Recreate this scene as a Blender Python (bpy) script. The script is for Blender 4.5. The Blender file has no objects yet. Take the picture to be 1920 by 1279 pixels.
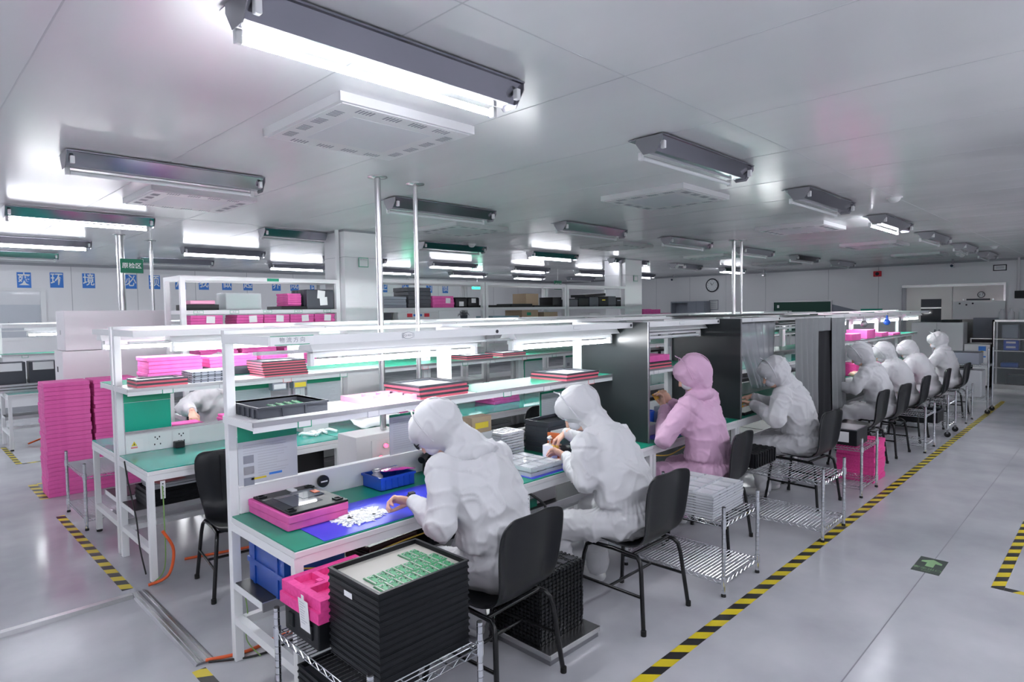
import bpy, bmesh, math, random
from mathutils import Vector, Matrix, noise
R = math.radians
PI = math.pi
SC = bpy.context.scene
COL = SC.collection
random.seed(7)

# ---------------------------------------------------------------- camera, light, exposure
CAM_H = 1.8
YAW, PITCH, ROLL, FPX = R(44.7), R(-2.763), R(-0.7626), 1172.0
cd = bpy.data.cameras.new('camera')
cam = bpy.data.objects.new('camera', cd)
COL.objects.link(cam)
cd.sensor_fit = 'HORIZONTAL'
cd.sensor_width = 36.0
cd.lens = 36.0 * FPX / 1920.0
cd.clip_start, cd.clip_end = 0.05, 100
_f = Vector((math.cos(YAW) * math.cos(PITCH), math.sin(YAW) * math.cos(PITCH), math.sin(PITCH)))
_r = Vector((math.sin(YAW), -math.cos(YAW), 0))
_u = _r.cross(_f)
_r2 = math.cos(ROLL) * _r + math.sin(ROLL) * _u
_u2 = -math.sin(ROLL) * _r + math.cos(ROLL) * _u
cam.matrix_world = Matrix(((_r2.x, _u2.x, -_f.x, 0), (_r2.y, _u2.y, -_f.y, 0), (_r2.z, _u2.z, -_f.z, CAM_H), (0, 0, 0, 1)))
SC.camera = cam

w = bpy.data.worlds.new('World')
SC.world = w
w.use_nodes = True
w.node_tree.nodes['Background'].inputs[0].default_value = (0.80, 0.84, 1.0, 1)
w.node_tree.nodes['Background'].inputs[1].default_value = 0.5

SC.view_settings.view_transform = 'Standard'
SC.view_settings.look = 'None'
SC.view_settings.gamma = 1.0
SC.view_settings.exposure = 2.2
SC.view_settings.use_curve_mapping = False
SC.cycles.max_bounces = 8
SC.cycles.diffuse_bounces = 4
SC.cycles.glossy_bounces = 4
SC.cycles.transparent_max_bounces = 12
SC.cycles.caustics_reflective = False
SC.cycles.caustics_refractive = False
SC.cycles.sample_clamp_indirect = 6.0
TUBE_POWER = 8.5
FILL_POWER = 22.0  # boosted tubes of the unseen fill lamps
BENCH_TUBE_POWER = 13.0

# ---------------------------------------------------------------- materials
MATS = {}

def mat(name, col, rough=0.5, metal=0.0, emit=None, power=0.0, alpha=1.0, trans=0.0, spec=0.5, coat=0.0, sheen=0.0, ior=1.45):
    m = bpy.data.materials.new(name)
    m.use_nodes = True
    b = m.node_tree.nodes['Principled BSDF']
    b.inputs['Base Color'].default_value = (*col, 1)
    b.inputs['Roughness'].default_value = rough
    b.inputs['Metallic'].default_value = metal
    b.inputs['Specular IOR Level'].default_value = spec
    b.inputs['IOR'].default_value = ior
    b.inputs['Alpha'].default_value = alpha
    b.inputs['Transmission Weight'].default_value = trans
    b.inputs['Coat Weight'].default_value = coat
    b.inputs['Sheen Weight'].default_value = sheen
    if emit:
        b.inputs['Emission Color'].default_value = (*emit, 1)
        b.inputs['Emission Strength'].default_value = power
    MATS[name] = m
    return m

def nodes(m):
    return m.node_tree.nodes, m.node_tree.links, m.node_tree.nodes['Principled BSDF']

def add_noise(m, scale, c0, c1, bump=0.0, detail=4.0, rough=None, stretch=(1, 1, 1), lo=0.35, hi=0.65):
    n, l, b = nodes(m)
    tc = n.new('ShaderNodeTexCoord')
    mp = n.new('ShaderNodeMapping')
    mp.inputs['Scale'].default_value = stretch
    l.new(tc.outputs['Object'], mp.inputs['Vector'])
    t = n.new('ShaderNodeTexNoise')
    t.inputs['Scale'].default_value = scale
    t.inputs['Detail'].default_value = detail
    l.new(mp.outputs['Vector'], t.inputs['Vector'])
    r = n.new('ShaderNodeValToRGB')
    r.color_ramp.elements[0].position = lo
    r.color_ramp.elements[1].position = hi
    r.color_ramp.elements[0].color = (*c0, 1)
    r.color_ramp.elements[1].color = (*c1, 1)
    l.new(t.outputs['Fac'], r.inputs['Fac'])
    l.new(r.outputs['Color'], b.inputs['Base Color'])
    if rough:
        mr = n.new('ShaderNodeMapRange')
        mr.inputs['To Min'].default_value = rough[0]
        mr.inputs['To Max'].default_value = rough[1]
        l.new(t.outputs['Fac'], mr.inputs['Value'])
        l.new(mr.outputs['Result'], b.inputs['Roughness'])
    if bump:
        bp = n.new('ShaderNodeBump')
        bp.inputs['Strength'].default_value = bump
        bp.inputs['Distance'].default_value = 0.01
        l.new(t.outputs['Fac'], bp.inputs['Height'])
        l.new(bp.outputs['Normal'], b.inputs['Normal'])
    return m

M_WHITE = mat('white_powder_coat', (0.80, 0.81, 0.82), 0.32)
M_OFFW = mat('offwhite_laminate', (0.74, 0.74, 0.75), 0.4)
M_CREAM = mat('warm_white_steel', (0.74, 0.72, 0.74), 0.4)
M_GREYEDGE = mat('grey_aluminium_edge', (0.48, 0.48, 0.50), 0.35, 0.7)
M_MIRROR = mat('polished_reflector', (0.40, 0.40, 0.45), 0.16, 1.0)
M_CHROME = mat('chrome_wire', (0.72, 0.74, 0.77), 0.14, 1.0)
M_STEEL = mat('brushed_stainless', (0.60, 0.60, 0.60), 0.26, 1.0)
M_DARKSTEEL = mat('dull_steel', (0.30, 0.30, 0.32), 0.4, 0.9)
M_GREENMAT = mat('green_antistatic_mat', (0.008, 0.26, 0.16), 0.30)
M_TEALMAT = mat('teal_antistatic_mat', (0.02, 0.33, 0.27), 0.10)
M_BLUEMAT = mat('blue_antistatic_mat', (0.045, 0.055, 0.60), 0.32)
M_BLACK = mat('black_plastic', (0.012, 0.012, 0.014), 0.38)
M_CHAIR = mat('charcoal_moulded_plastic', (0.009, 0.010, 0.012), 0.36, spec=0.3)
M_TRAYBLK = mat('black_conductive_plastic', (0.008, 0.009, 0.011), 0.38, spec=0.3)
M_TRAYGRY = mat('slate_grey_plastic', (0.055, 0.06, 0.075), 0.42)
M_MIDGRY = mat('mid_grey_plastic', (0.26, 0.28, 0.33), 0.42)
M_BLKTUBE = mat('black_enamelled_tube', (0.008, 0.008, 0.009), 0.2)
M_RUBBER = mat('black_rubber', (0.01, 0.01, 0.01), 0.8)
M_PINK = mat('pink_foam', (0.86, 0.16, 0.46), 0.72)
add_noise(M_PINK, 14, (0.71, 0.11, 0.38), (0.77, 0.135, 0.42), 0.0, 2.0)
M_PINKLT = mat('pale_pink_foam', (0.90, 0.42, 0.60), 0.7)
M_PINKHOT = mat('hot_pink_foam', (0.88, 0.05, 0.33), 0.7)
add_noise(M_PINKHOT, 60, (0.76, 0.055, 0.28), (0.84, 0.075, 0.34), 0.0, 2.0)
M_PINKBAND = mat('coral_pink_band', (0.78, 0.15, 0.21), 0.55)
M_PINKFILM = mat('magenta_shielding_film', (0.62, 0.05, 0.36), 0.12, coat=0.6)
M_PAPER = mat('white_paper', (0.83, 0.83, 0.84), 0.7)
M_SHEET = mat('glossy_document_sleeve', (0.62, 0.64, 0.68), 0.12)
M_INK = mat('grey_print', (0.28, 0.29, 0.33), 0.7)
M_INKLT = mat('pale_grey_print', (0.50, 0.51, 0.55), 0.7)
M_INKBLK = mat('black_print', (0.03, 0.03, 0.04), 0.6)
M_RED = mat('red_print', (0.65, 0.03, 0.05), 0.5)
M_REDLT = mat('pale_red_print', (0.75, 0.25, 0.27), 0.6)
M_YEL = mat('yellow_tag', (0.80, 0.62, 0.05), 0.6)
M_GREENSIGN = mat('green_sign', (0.0, 0.17, 0.085), 0.4)
M_GREENLBL = mat('green_label_frame', (0.02, 0.35, 0.20), 0.5)
M_BLUESIGN = mat('blue_poster', (0.05, 0.22, 0.68), 0.5)
M_SIGNWHT = mat('white_lettering', (0.85, 0.87, 0.88), 0.5)
M_BLUEBIN = mat('blue_plastic_bin', (0.018, 0.09, 0.52), 0.3)
M_BLUEDK = mat('deep_blue_plastic_tote', (0.012, 0.07, 0.36), 0.32)
M_SKIN = mat('skin', (0.72, 0.43, 0.32), 0.5)
M_COT = mat('amber_finger_cot', (0.85, 0.50, 0.08), 0.4)
M_PCB = mat('green_circuit_board', (0.03, 0.36, 0.13), 0.4)
add_noise(M_PCB, 160, (0.012, 0.20, 0.065), (0.04, 0.36, 0.14), 0.0, 2.0)
M_PCBPALE = mat('pale_component', (0.36, 0.45, 0.36), 0.4)
M_COMP = mat('dark_component', (0.03, 0.04, 0.04), 0.4)
M_CLEAR = mat('clear_blister_plastic', (0.85, 0.88, 0.92), 0.12, alpha=0.42)
M_CLOUDY = mat('cloudy_blister_plastic', (0.74, 0.76, 0.80), 0.16, alpha=0.62)
M_GLASS = mat('tinted_glass', (0.70, 0.76, 0.80), 0.03, alpha=0.10)
M_DARKGLASS = mat('dark_glass', (0.03, 0.035, 0.045), 0.04)
M_ORANGE = mat('orange_cable', (0.75, 0.12, 0.03), 0.45)
M_YELCABLE = mat('yellow_cable', (0.62, 0.40, 0.06), 0.5)
M_BLKCABLE = mat('black_cable', (0.012, 0.012, 0.012), 0.5)
M_GRNCABLE = mat('green_cable', (0.20, 0.36, 0.10), 0.5)
M_BOARD = mat('dark_acrylic_board', (0.026, 0.032, 0.034), 0.26, spec=0.5)
M_CURTAIN = mat('grey_curtain_cloth', (0.22, 0.23, 0.24), 0.75)
M_SHEER = mat('sheer_grey_curtain', (0.40, 0.41, 0.45), 0.5, alpha=0.55)
M_BAYBLACK = mat('bay_black_sheet', (0.010, 0.011, 0.014), 0.85)
M_CHALK = mat('green_chalkboard', (0.010, 0.065, 0.045), 0.5)
M_CARD = mat('brown_cardboard', (0.46, 0.35, 0.24), 0.8)
M_WOODDK = mat('dark_red_case', (0.055, 0.015, 0.015), 0.25)
M_SUIT = mat('white_antistatic_fabric', (0.59, 0.59, 0.61), 0.8, sheen=0.1)
M_SUITPINK = mat('pink_antistatic_fabric', (0.62, 0.39, 0.55), 0.8, sheen=0.1)
M_MASK = mat('white_mask_cloth', (0.62, 0.62, 0.66), 0.8)
M_SHOE = mat('white_work_shoe', (0.66, 0.66, 0.66), 0.5)
M_LENS = mat('glossy_lens', (0.03, 0.04, 0.07), 0.05)
M_LIT = mat('lit_tube', (1, 1, 1), 0.3, emit=(0.90, 0.92, 1.0), power=TUBE_POWER)
M_LITB = mat('lit_bench_tube', (1, 1, 1), 0.3, emit=(0.95, 0.97, 1.0), power=BENCH_TUBE_POWER)
M_LITFILL = mat('unseen_fill_tube', (1, 1, 1), 0.3, emit=(0.90, 0.92, 1.0), power=FILL_POWER)  # only for lamps added out of view as fill
M_UNLIT = mat('unlit_tube', (0.78, 0.80, 0.82), 0.2)
M_EXIT = mat('lit_exit_sign', (0.02, 0.5, 0.3), 0.4, emit=(0.02, 0.7, 0.35), power=1.2)
M_REDGLOW = mat('red_button_glow', (0.8, 0.02, 0.05), 0.2, emit=(1.0, 0.05, 0.10), power=1.5)  # glow put into the material of plain push buttons

M_CEIL = mat('gloss_white_ceiling_panel', (0.70, 0.71, 0.735), 0.20)
add_noise(M_CEIL, 3.0, (0.78, 0.79, 0.80), (0.81, 0.815, 0.825), 0.02, 3.0, rough=(0.14, 0.26), stretch=(1, 0.15, 1))
M_WALL = mat('wall_panel', (0.83, 0.83, 0.85), 0.35)
M_FLOOR = mat('grey_vinyl_floor', (0.46, 0.46, 0.49), 0.16)
add_noise(M_FLOOR, 1.3, (0.37, 0.375, 0.405), (0.54, 0.54, 0.57), 0.02, 8.0, rough=(0.09, 0.24), lo=0.3, hi=0.7)
M_TRIM = mat('grey_trim', (0.36, 0.37, 0.40), 0.4)
M_CSEAM = mat('ceiling_seam', (0.52, 0.53, 0.55), 0.5)
M_SEAM = mat('dark_seam', (0.22, 0.22, 0.24), 0.6)

def hazard(name, ax, ay, period=0.13):
    m = mat(name, (0.8, 0.6, 0.02), 0.35)
    n, l, b = nodes(m)
    tc = n.new('ShaderNodeTexCoord')
    dt = n.new('ShaderNodeVectorMath')
    dt.operation = 'DOT_PRODUCT'
    dt.inputs[1].default_value = (ax / period, ay / period, 0)
    l.new(tc.outputs['Object'], dt.inputs[0])
    fr = n.new('ShaderNodeMath')
    fr.operation = 'FRACT'
    l.new(dt.outputs['Value'], fr.inputs[0])
    gt = n.new('ShaderNodeMath')
    gt.operation = 'GREATER_THAN'
    gt.inputs[1].default_value = 0.5
    l.new(fr.outputs[0], gt.inputs[0])
    mx = n.new('ShaderNodeMix')
    mx.data_type = 'RGBA'
    mx.inputs['A'].default_value = (0.02, 0.02, 0.02, 1)
    mx.inputs['B'].default_value = (0.66, 0.52, 0.02, 1)
    l.new(gt.outputs[0], mx.inputs['Factor'])
    l.new(mx.outputs['Result'], b.inputs['Base Color'])
    return m

M_HAZX = hazard('hazard_tape_a', 1, 0.9, 0.185)
M_HAZY = hazard('hazard_tape_b', 0.6, 1, 0.18)

def meshmat(name, base, dark, scale, amt=0.35):
    m = mat(name, base, 0.45)
    n, l, b = nodes(m)
    tc = n.new('ShaderNodeTexCoord')
    ck = n.new('ShaderNodeTexVoronoi')
    ck.inputs['Scale'].default_value = scale
    ck.inputs['Randomness'].default_value = 0.0
    mp = n.new('ShaderNodeMapping')
    mp.inputs['Rotation'].default_value = (0, 0, R(45))
    l.new(tc.outputs['Object'], mp.inputs['Vector'])
    l.new(mp.outputs['Vector'], ck.inputs['Vector'])
    r = n.new('ShaderNodeValToRGB')
    r.color_ramp.elements[0].position = amt
    r.color_ramp.elements[1].position = amt + 0.12
    r.color_ramp.elements[0].color = (*dark, 1)
    r.color_ramp.elements[1].color = (*base, 1)
    l.new(ck.outputs['Distance'], r.inputs['Fac'])
    l.new(r.outputs['Color'], b.inputs['Base Color'])
    return m

M_MESHBEIGE = meshmat('beige_perforated_sheet', (0.46, 0.44, 0.40), (0.10, 0.09, 0.085), 75, 0.30)
M_MESHBLK = meshmat('black_perforated_sheet', (0.035, 0.036, 0.04), (0.004, 0.004, 0.005), 95, 0.3)
M_PERF = meshmat('white_perforated_panel', (0.70, 0.71, 0.74), (0.40, 0.41, 0.44), 110, 0.3)

# ---------------------------------------------------------------- mesh helpers
class MB:
    def __init__(s):
        s.v, s.f, s.m, s.mats, s.sm = [], [], [], [], []

    def mi(s, m):
        if m not in s.mats:
            s.mats.append(m)
        return s.mats.index(m)

    def add(s, vs, fs, m, smooth=False):
        o = len(s.v)
        s.v += [tuple(v) for v in vs]
        k = s.mi(m)
        for f in fs:
            s.f.append(tuple(i + o for i in f))
            s.m.append(k)
            s.sm.append(smooth)
        return s

    def box(s, x0, x1, y0, y1, z0, z1, m, M=None, c=0.0):
        if c > 0:
            c = min(c, (x1 - x0) / 3, (y1 - y0) / 3, (z1 - z0) / 3)
            bm = bmesh.new()
            bmesh.ops.create_cube(bm, size=1)
            for v in bm.verts:
                v.co = Vector(((x0 + x1) / 2 + v.co.x * (x1 - x0), (y0 + y1) / 2 + v.co.y * (y1 - y0), (z0 + z1) / 2 + v.co.z * (z1 - z0)))
            bmesh.ops.bevel(bm, geom=bm.edges[:], offset=c, segments=2, affect='EDGES', profile=0.5)
            bm.verts.index_update()
            vs = [v.co.copy() for v in bm.verts]
            fs = [[v.index for v in f.verts] for f in bm.faces]
            bm.free()
        else:
            vs = [Vector((x, y, z)) for x in (x0, x1) for y in (y0, y1) for z in (z0, z1)]
            fs = [(0, 1, 3, 2), (4, 6, 7, 5), (0, 4, 5, 1), (2, 3, 7, 6), (0, 2, 6, 4), (1, 5, 7, 3)]
        if M is not None:
            vs = [M @ v for v in vs]
        return s.add(vs, fs, m)

    def tube(s, pts, r, m, n=8, cap=True, r2=None):
        pts = [Vector(p) for p in pts]
        k = len(pts)
        rs = [r] * k if r2 is None else [r + (r2 - r) * i / (k - 1) for i in range(k)]
        up = None
        vs, fs = [], []
        for i, p in enumerate(pts):
            if i == 0:
                d = pts[1] - p
            elif i == k - 1:
                d = p - pts[i - 1]
            else:
                d = (pts[i + 1] - p).normalized() + (p - pts[i - 1]).normalized()
            if d.length < 1e-9:
                d = Vector((0, 0, 1))
            d.normalize()
            if up is None:
                up = Vector((0, 0, 1)) if abs(d.z) < 0.9 else Vector((1, 0, 0))
            a = d.cross(up)
            if a.length < 1e-6:
                a = d.orthogonal()
            a.normalize()
            b = a.cross(d)
            up = b
            for j in range(n):
                t = 2 * PI * j / n
                vs.append(p + (a * math.cos(t) + b * math.sin(t)) * rs[i])
        for i in range(k - 1):
            for j in range(n):
                j2 = (j + 1) % n
                fs.append((i * n + j, i * n + j2, (i + 1) * n + j2, (i + 1) * n + j))
        s.add(vs, fs, m, n > 5)
        if cap:
            s.add(vs[:n], [tuple(range(n))[::-1]], m)
            s.add(vs[-n:], [tuple(range(n))], m)
        return s

    def lathe(s, c, prof, m, n=16, axis='Z', cap=True):
        vs, fs = [], []
        for r, z in prof:
            for j in range(n):
                t = 2 * PI * j / n
                q = (r * math.cos(t), r * math.sin(t), z)
                if axis == 'X':
                    q = (q[2], q[0], q[1])
                elif axis == 'Y':
                    q = (q[1], q[2], q[0])
                vs.append((c[0] + q[0], c[1] + q[1], c[2] + q[2]))
        k = len(prof)
        for i in range(k - 1):
            for j in range(n):
                j2 = (j + 1) % n
                fs.append((i * n + j, i * n + j2, (i + 1) * n + j2, (i + 1) * n + j))
        s.add(vs, fs, m, True)
        if cap:
            s.add(vs[:n], [tuple(range(n))[::-1]], m)
            s.add(vs[-n:], [tuple(range(n))], m)
        return s

    def prism(s, poly, a0, a1, m, axis='X', M=None):
        n = len(poly)
        def P(a, p):
            return {'X': (a, p[0], p[1]), 'Y': (p[0], a, p[1]), 'Z': (p[0], p[1], a)}[axis]
        vs = [Vector(P(a0, p)) for p in poly] + [Vector(P(a1, p)) for p in poly]
        if M is not None:
            vs = [M @ v for v in vs]
        fs = [tuple(range(n))[::-1], tuple(range(n, 2 * n))]
        fs += [(i, (i + 1) % n, n + (i + 1) % n, n + i) for i in range(n)]
        return s.add(vs, fs, m)

    def quad(s, p, m):
        return s.add(p, [tuple(range(len(p)))], m)

    def text(s, string, size, m, o, xd, yd, align='CENTER', bold=0.0):
        cu = bpy.data.curves.new('t', 'FONT')
        cu.body = string
        cu.size = size
        cu.align_x = align
        cu.align_y = 'CENTER'
        cu.resolution_u = 2
        cu.offset = bold
        ob = bpy.data.objects.new('t', cu)
        COL.objects.link(ob)
        dg = bpy.context.evaluated_depsgraph_get()
        me = ob.evaluated_get(dg).to_mesh()
        o, xd, yd = Vector(o), Vector(xd), Vector(yd)
        vs = [o + xd * v.co.x + yd * v.co.y for v in me.vertices]
        fs = [tuple(p.vertices) for p in me.polygons]
        s.add(vs, fs, m)
        ob.evaluated_get(dg).to_mesh_clear()
        bpy.data.objects.remove(ob)
        bpy.data.curves.remove(cu)
        return s

    def build(s, name, parent=None, loc=None, rot=None, bevel=0.0):
        me = bpy.data.meshes.new(name)
        me.from_pydata(s.v, [], s.f)
        for m in s.mats:
            me.materials.append(m)
        me.polygons.foreach_set('material_index', s.m)
        me.polygons.foreach_set('use_smooth', s.sm)
        me.update()
        o = bpy.data.objects.new(name, me)
        COL.objects.link(o)
        if parent:
            o.parent = parent
        if loc is not None:
            o.location = loc
        if rot is not None:
            o.rotation_euler = rot if not isinstance(rot, (int, float)) else (0, 0, rot)
        if bevel:
            b = o.modifiers.new('b', 'BEVEL')
            b.width = bevel
            b.segments = 2
            b.limit_method = 'ANGLE'
        return o

def tag(o, label=None, cat=None, group=None, kind=None):
    if label: o['label'] = label
    if cat: o['category'] = cat
    if group: o['group'] = group
    if kind: o['kind'] = kind
    return o

def thing(name, label, cat, loc=(0, 0, 0), rz=0.0, group=None):
    o = bpy.data.objects.new(name, None)
    o.empty_display_size = 0.1
    COL.objects.link(o)
    o.location = loc
    o.rotation_euler = (0, 0, rz)
    return tag(o, label, cat, group)

def dup(root, loc=None, rz=None, label=None, group=None, rot=None):
    r = root.copy()
    COL.objects.link(r)
    if loc is not None: r.location = loc
    if rz is not None: r.rotation_euler = (0, 0, rz)
    if rot is not None: r.rotation_euler = rot
    if label: r['label'] = label
    if group: r['group'] = group
    for ch in list(root.children):
        c = ch.copy()
        COL.objects.link(c)
        c.parent = r
        for g in ch.children:
            d = g.copy()
            COL.objects.link(d)
            d.parent = c
    return r

ORD = ['first', 'second', 'third', 'fourth', 'fifth', 'sixth', 'seventh', 'eighth', 'ninth', 'tenth', 'eleventh', 'twelfth', 'thirteenth',
       'fourteenth', 'fifteenth', 'sixteenth', 'seventeenth', 'eighteenth', 'nineteenth', 'twentieth']
for _t in ('twenty', 'thirty', 'forty'):
    if _t != 'twenty': ORD.append(_t[:-1] + 'ieth')
    ORD += [_t + '-' + o for o in ORD[:9]]

def from_top(i, n):
    if i == 0: return 'topmost'
    if i == n - 1: return 'bottom'
    return ORD[i] + ' from top'
# ---------------------------------------------------------------- the setting
XE, YL, YR, XB, HC = 18.0, 15.0, -4.8, -5.5, 2.84

def struct(name, mb):
    return tag(mb.build(name), kind='structure')

b = MB()
b.box(XB, XE, YR, YL, -0.06, 0, M_FLOOR)
for y in (0.943, -1.0):
    b.box(XB, XE, y - 0.003, y + 0.003, -0.001, 0.0006, M_SEAM)
struct('floor', b)
b = MB()
b.box(XB, XE, YR, YL, HC, HC + 0.06, M_CEIL)
for i in range(-5, 19):
    x = 1.43 + 0.958 * i
    if x < XE:
        b.box(x - 0.003, x + 0.003, YR, YL, HC - 0.0012, HC, M_CSEAM)
for y in (1.63, 7.3, 12.9):
    b.box(XB, XE, y - 0.003, y + 0.003, HC - 0.0012, HC, M_CSEAM)
struct('ceiling', b)
b = MB()
b.box(XE, XE + 0.1, YR, YL, 0, HC, M_WALL)
for y in (0.2, 1.4, 4.6, 5.8, 7.5, 8.7, 9.9, 11.1):
    b.box(XE - 0.001, XE, y - 0.004, y + 0.004, 0, HC, M_TRIM)
struct('wall_end', b)
b = MB()
b.box(XB, XE, YL, YL + 0.1, 0, HC, M_WALL)
for i in range(17):
    x = 0.4 + 1.16 * i
    b.box(x - 0.004, x + 0.004, YL - 0.001, YL, 0, HC, M_TRIM)
struct('wall_left', b)
struct('wall_right', MB().box(XB, XE, YR - 0.1, YR, 0, HC, M_WALL))
struct('wall_back', MB().box(XB - 0.1, XB, YR, YL, 0, HC, M_WALL))
struct('trim_1', MB().box(XE - 0.05, XE, YR, YL, HC - 0.05, HC, M_TRIM))
struct('trim_2', MB().box(XB, XE, YL - 0.05, YL, HC - 0.05, HC, M_TRIM))
struct('baseboard_end', MB().box(XE - 0.012, XE, YR, YL, 0, 0.1, M_TRIM))
struct('baseboard_left', MB().box(XB, XE, YL - 0.012, YL, 0, 0.1, M_TRIM))

for k, (x0, x1, y0, y1) in enumerate([(4.10, 4.56, 6.97, 7.46), (10.73, 11.33, 7.34, 7.86)]):
    b = MB()
    b.box(x0, x1, y0, y1, 0, HC, M_WALL)
    b.box(x0 - 0.012, x1 + 0.012, y0 - 0.012, y1 + 0.012, HC - 0.025, HC, M_TRIM)
    b.tube([(x0 - 0.03, y0 + 0.12, 0), (x0 - 0.03, y0 + 0.12, HC)], 0.028, M_WALL, 10)
    for z in (1.25, 2.5):
        b.box(x0 - 0.001, x1 + 0.001, y0 - 0.001, y1, z - 0.002, z + 0.002, M_TRIM)
    struct('column', b)

# window in the far left wall: frame, panes of a lit room with lockers behind the glass
b = MB()
for (x0, x1, z0, z1) in [(0.4, 2.29, 2.30, 2.36), (0.4, 2.29, 1.36, 1.42), (2.21, 2.29, 1.42, 2.30), (0.4, 0.48, 1.42, 2.30)]:
    b.box(x0, x1, YL - 0.03, YL - 0.0005, z0, z1, M_WHITE)
f = struct('window_1', b)
p = MB().box(0.48, 2.21, YL - 0.012, YL - 0.006, 1.42, 2.30, M_GLASS).build('pane', f)
lk = thing('locker_cabinet', 'pale grey locker cabinet seen through the window in the far wall', 'cabinet', (0.5, YL - 0.008, 1.42))
b = MB()
b.box(0, 1.70, 0.0, 0.006, 0, 0.62, mat('locker_grey', (0.55, 0.58, 0.63), 0.4))
b.build('body', lk)
for i in range(4):
    d = MB().box(0.02 + 0.42 * i, 0.40 + 0.42 * i, -0.003, 0.0, 0.02, 0.58, MATS['locker_grey']).build('door', lk)
    MB().box(0.36 + 0.42 * i, 0.375 + 0.42 * i, -0.006, -0.003, 0.2, 0.3, M_TRIM).build('handle', d)

M_DOOR = mat('dull_door_steel', (0.36, 0.35, 0.34), 0.3, 1.0)
# stainless double doorway in the end wall
b = MB()
X = XE
b.box(X - 0.03, X, 2.02, 4.07, 2.24, 2.30, M_STEEL)
b.box(X - 0.03, X, 3.97, 4.07, 0, 2.24, M_DARKSTEEL)
b.box(X - 0.03, X, 2.02, 2.06, 0, 2.24, M_STEEL)
f = struct('door_1', b)
MB().box(X - 0.02, X - 0.005, 3.03, 3.97, 0, 2.24, M_DOOR).build('door_leaf', f)
MB().box(X - 0.02, X - 0.005, 2.06, 3.02, 0, 2.24, M_DOOR).build('door_leaf', f)
b = MB()
b.box(X - 0.024, X - 0.018, 3.24, 3.66, 1.30, 1.95, M_DARKGLASS)
b.box(X - 0.026, X - 0.02, 3.24, 3.66, 1.72, 1.75, M_STEEL)
b.build('vision_panel', f)
b = MB()
b.box(X - 0.024, X - 0.018, 2.30, 2.75, 1.90, 1.94, M_DARKGLASS)
b.build('slot', f)
b = MB()
b.tube([(X - 0.02, 2.24, 1.92), (X - 0.07, 2.24, 1.92)], 0.02, M_STEEL)
b.tube([(X - 0.02, 2.80, 1.92), (X - 0.07, 2.80, 1.92)], 0.02, M_STEEL)
b.build('handle', f)
b = MB()
b.lathe((X - 0.026, 2.47, 2.03), [(0.075, 0), (0.075, 0.006)], M_INKBLK, 20, 'X')
b.lathe((X - 0.028, 2.47, 2.03), [(0.058, 0), (0.058, 0.006)], M_SIGNWHT, 20, 'X')
b.text('17', 0.09, M_INKBLK, (X - 0.0295, 2.47, 2.03), (0, -1, 0), (0, 0, 1))
tag(b.build('door_number_plate'), 'round white plate with 17 above the stainless door slot', 'sign')
# ---------------------------------------------------------------- ceiling lamps
def lamp_parts(t, lit, length=1.24):
    L = length / 2
    b = MB()
    b.prism([(-0.085, 0), (0.085, 0), (0.035, -0.085), (-0.035, -0.085)], -L, L, M_MIRROR)
    b.prism([(-0.10, 0.004), (0.15, 0.004), (0.15, -0.002), (-0.10, -0.004)], -L, L, M_MIRROR)  # far wing widened to keep tube light off the ceiling
    b.prism([(-0.092, 0.002), (0.092, 0.002), (0.092, -0.03), (0.04, -0.10), (-0.04, -0.10), (-0.092, -0.03)], -L - 0.004, -L, M_DARKSTEEL)
    b.prism([(-0.092, 0.002), (0.092, 0.002), (0.092, -0.03), (0.04, -0.10), (-0.04, -0.10), (-0.092, -0.03)], L, L + 0.004, M_DARKSTEEL)
    b.build('housing', t)
    for sx in (-1, 1):
        for y, z in ((0.078, -0.105), (-0.078, -0.06)):
            h = MB()
            h.box(sx * (L - 0.03) - 0.012, sx * (L - 0.03) + 0.012, y - 0.014, y + 0.014, z - 0.018, z + 0.03, M_WHITE, c=0.004)
            h.build('lamp_holder', t)
    b = MB()
    b.tube([(-L + 0.045, 0.078, -0.105), (L - 0.045, 0.078, -0.105)], 0.0145, (M_UNLIT, M_LIT, M_LITFILL)[lit], 10)
    b.build('tube', t)
    if lit == 2:
        MB().tube([(-L + 0.045, -0.078, -0.105), (L - 0.045, -0.078, -0.105)], 0.0145, M_LITFILL, 10).build('tube', t)  # fill lamps out of view carry a second tube

PROTO = {}
def ceiling_lamp(x, y, lit, label, drop=0.012):
    if lit not in PROTO:
        t = thing('ceiling_lamp', label, 'lamp', (x, y, HC - drop))
        lamp_parts(t, lit)
        PROTO[lit] = t
    else:
        t = dup(PROTO[lit], (x, y, HC - drop), 0, label)
    return t

LAMP_X = [1.475, 3.90, 6.27, 8.62, 11.02, 13.4, 15.8]
ROWS = [(2.07, 'over the aisle-side benches', [1, 0, 0, 1, 0, 0, 0]),
        (4.77, 'above the second bench row', [0, 0, 0, 0, 0, 0, 0]),
        (7.45, 'along the line of columns', [1, 0, 0, 1, 1, 0, 1]),
        (10.25, 'behind the storage racks', [1, 1, 1, 1, 1, 1, 1]),
        (12.5, 'nearest the wall with blue posters', [0, 0, 1, 1, 1, 1, 0])]
for y, where, lits in ROWS:
    for i, x in enumerate(LAMP_X):
        st = 'lit fluorescent' if lits[i] else 'unlit fluorescent'
        ceiling_lamp(x, y, lits[i], '%s ceiling lamp %s, %s counted from near end' % (st, where, ORD[i]))
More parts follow.
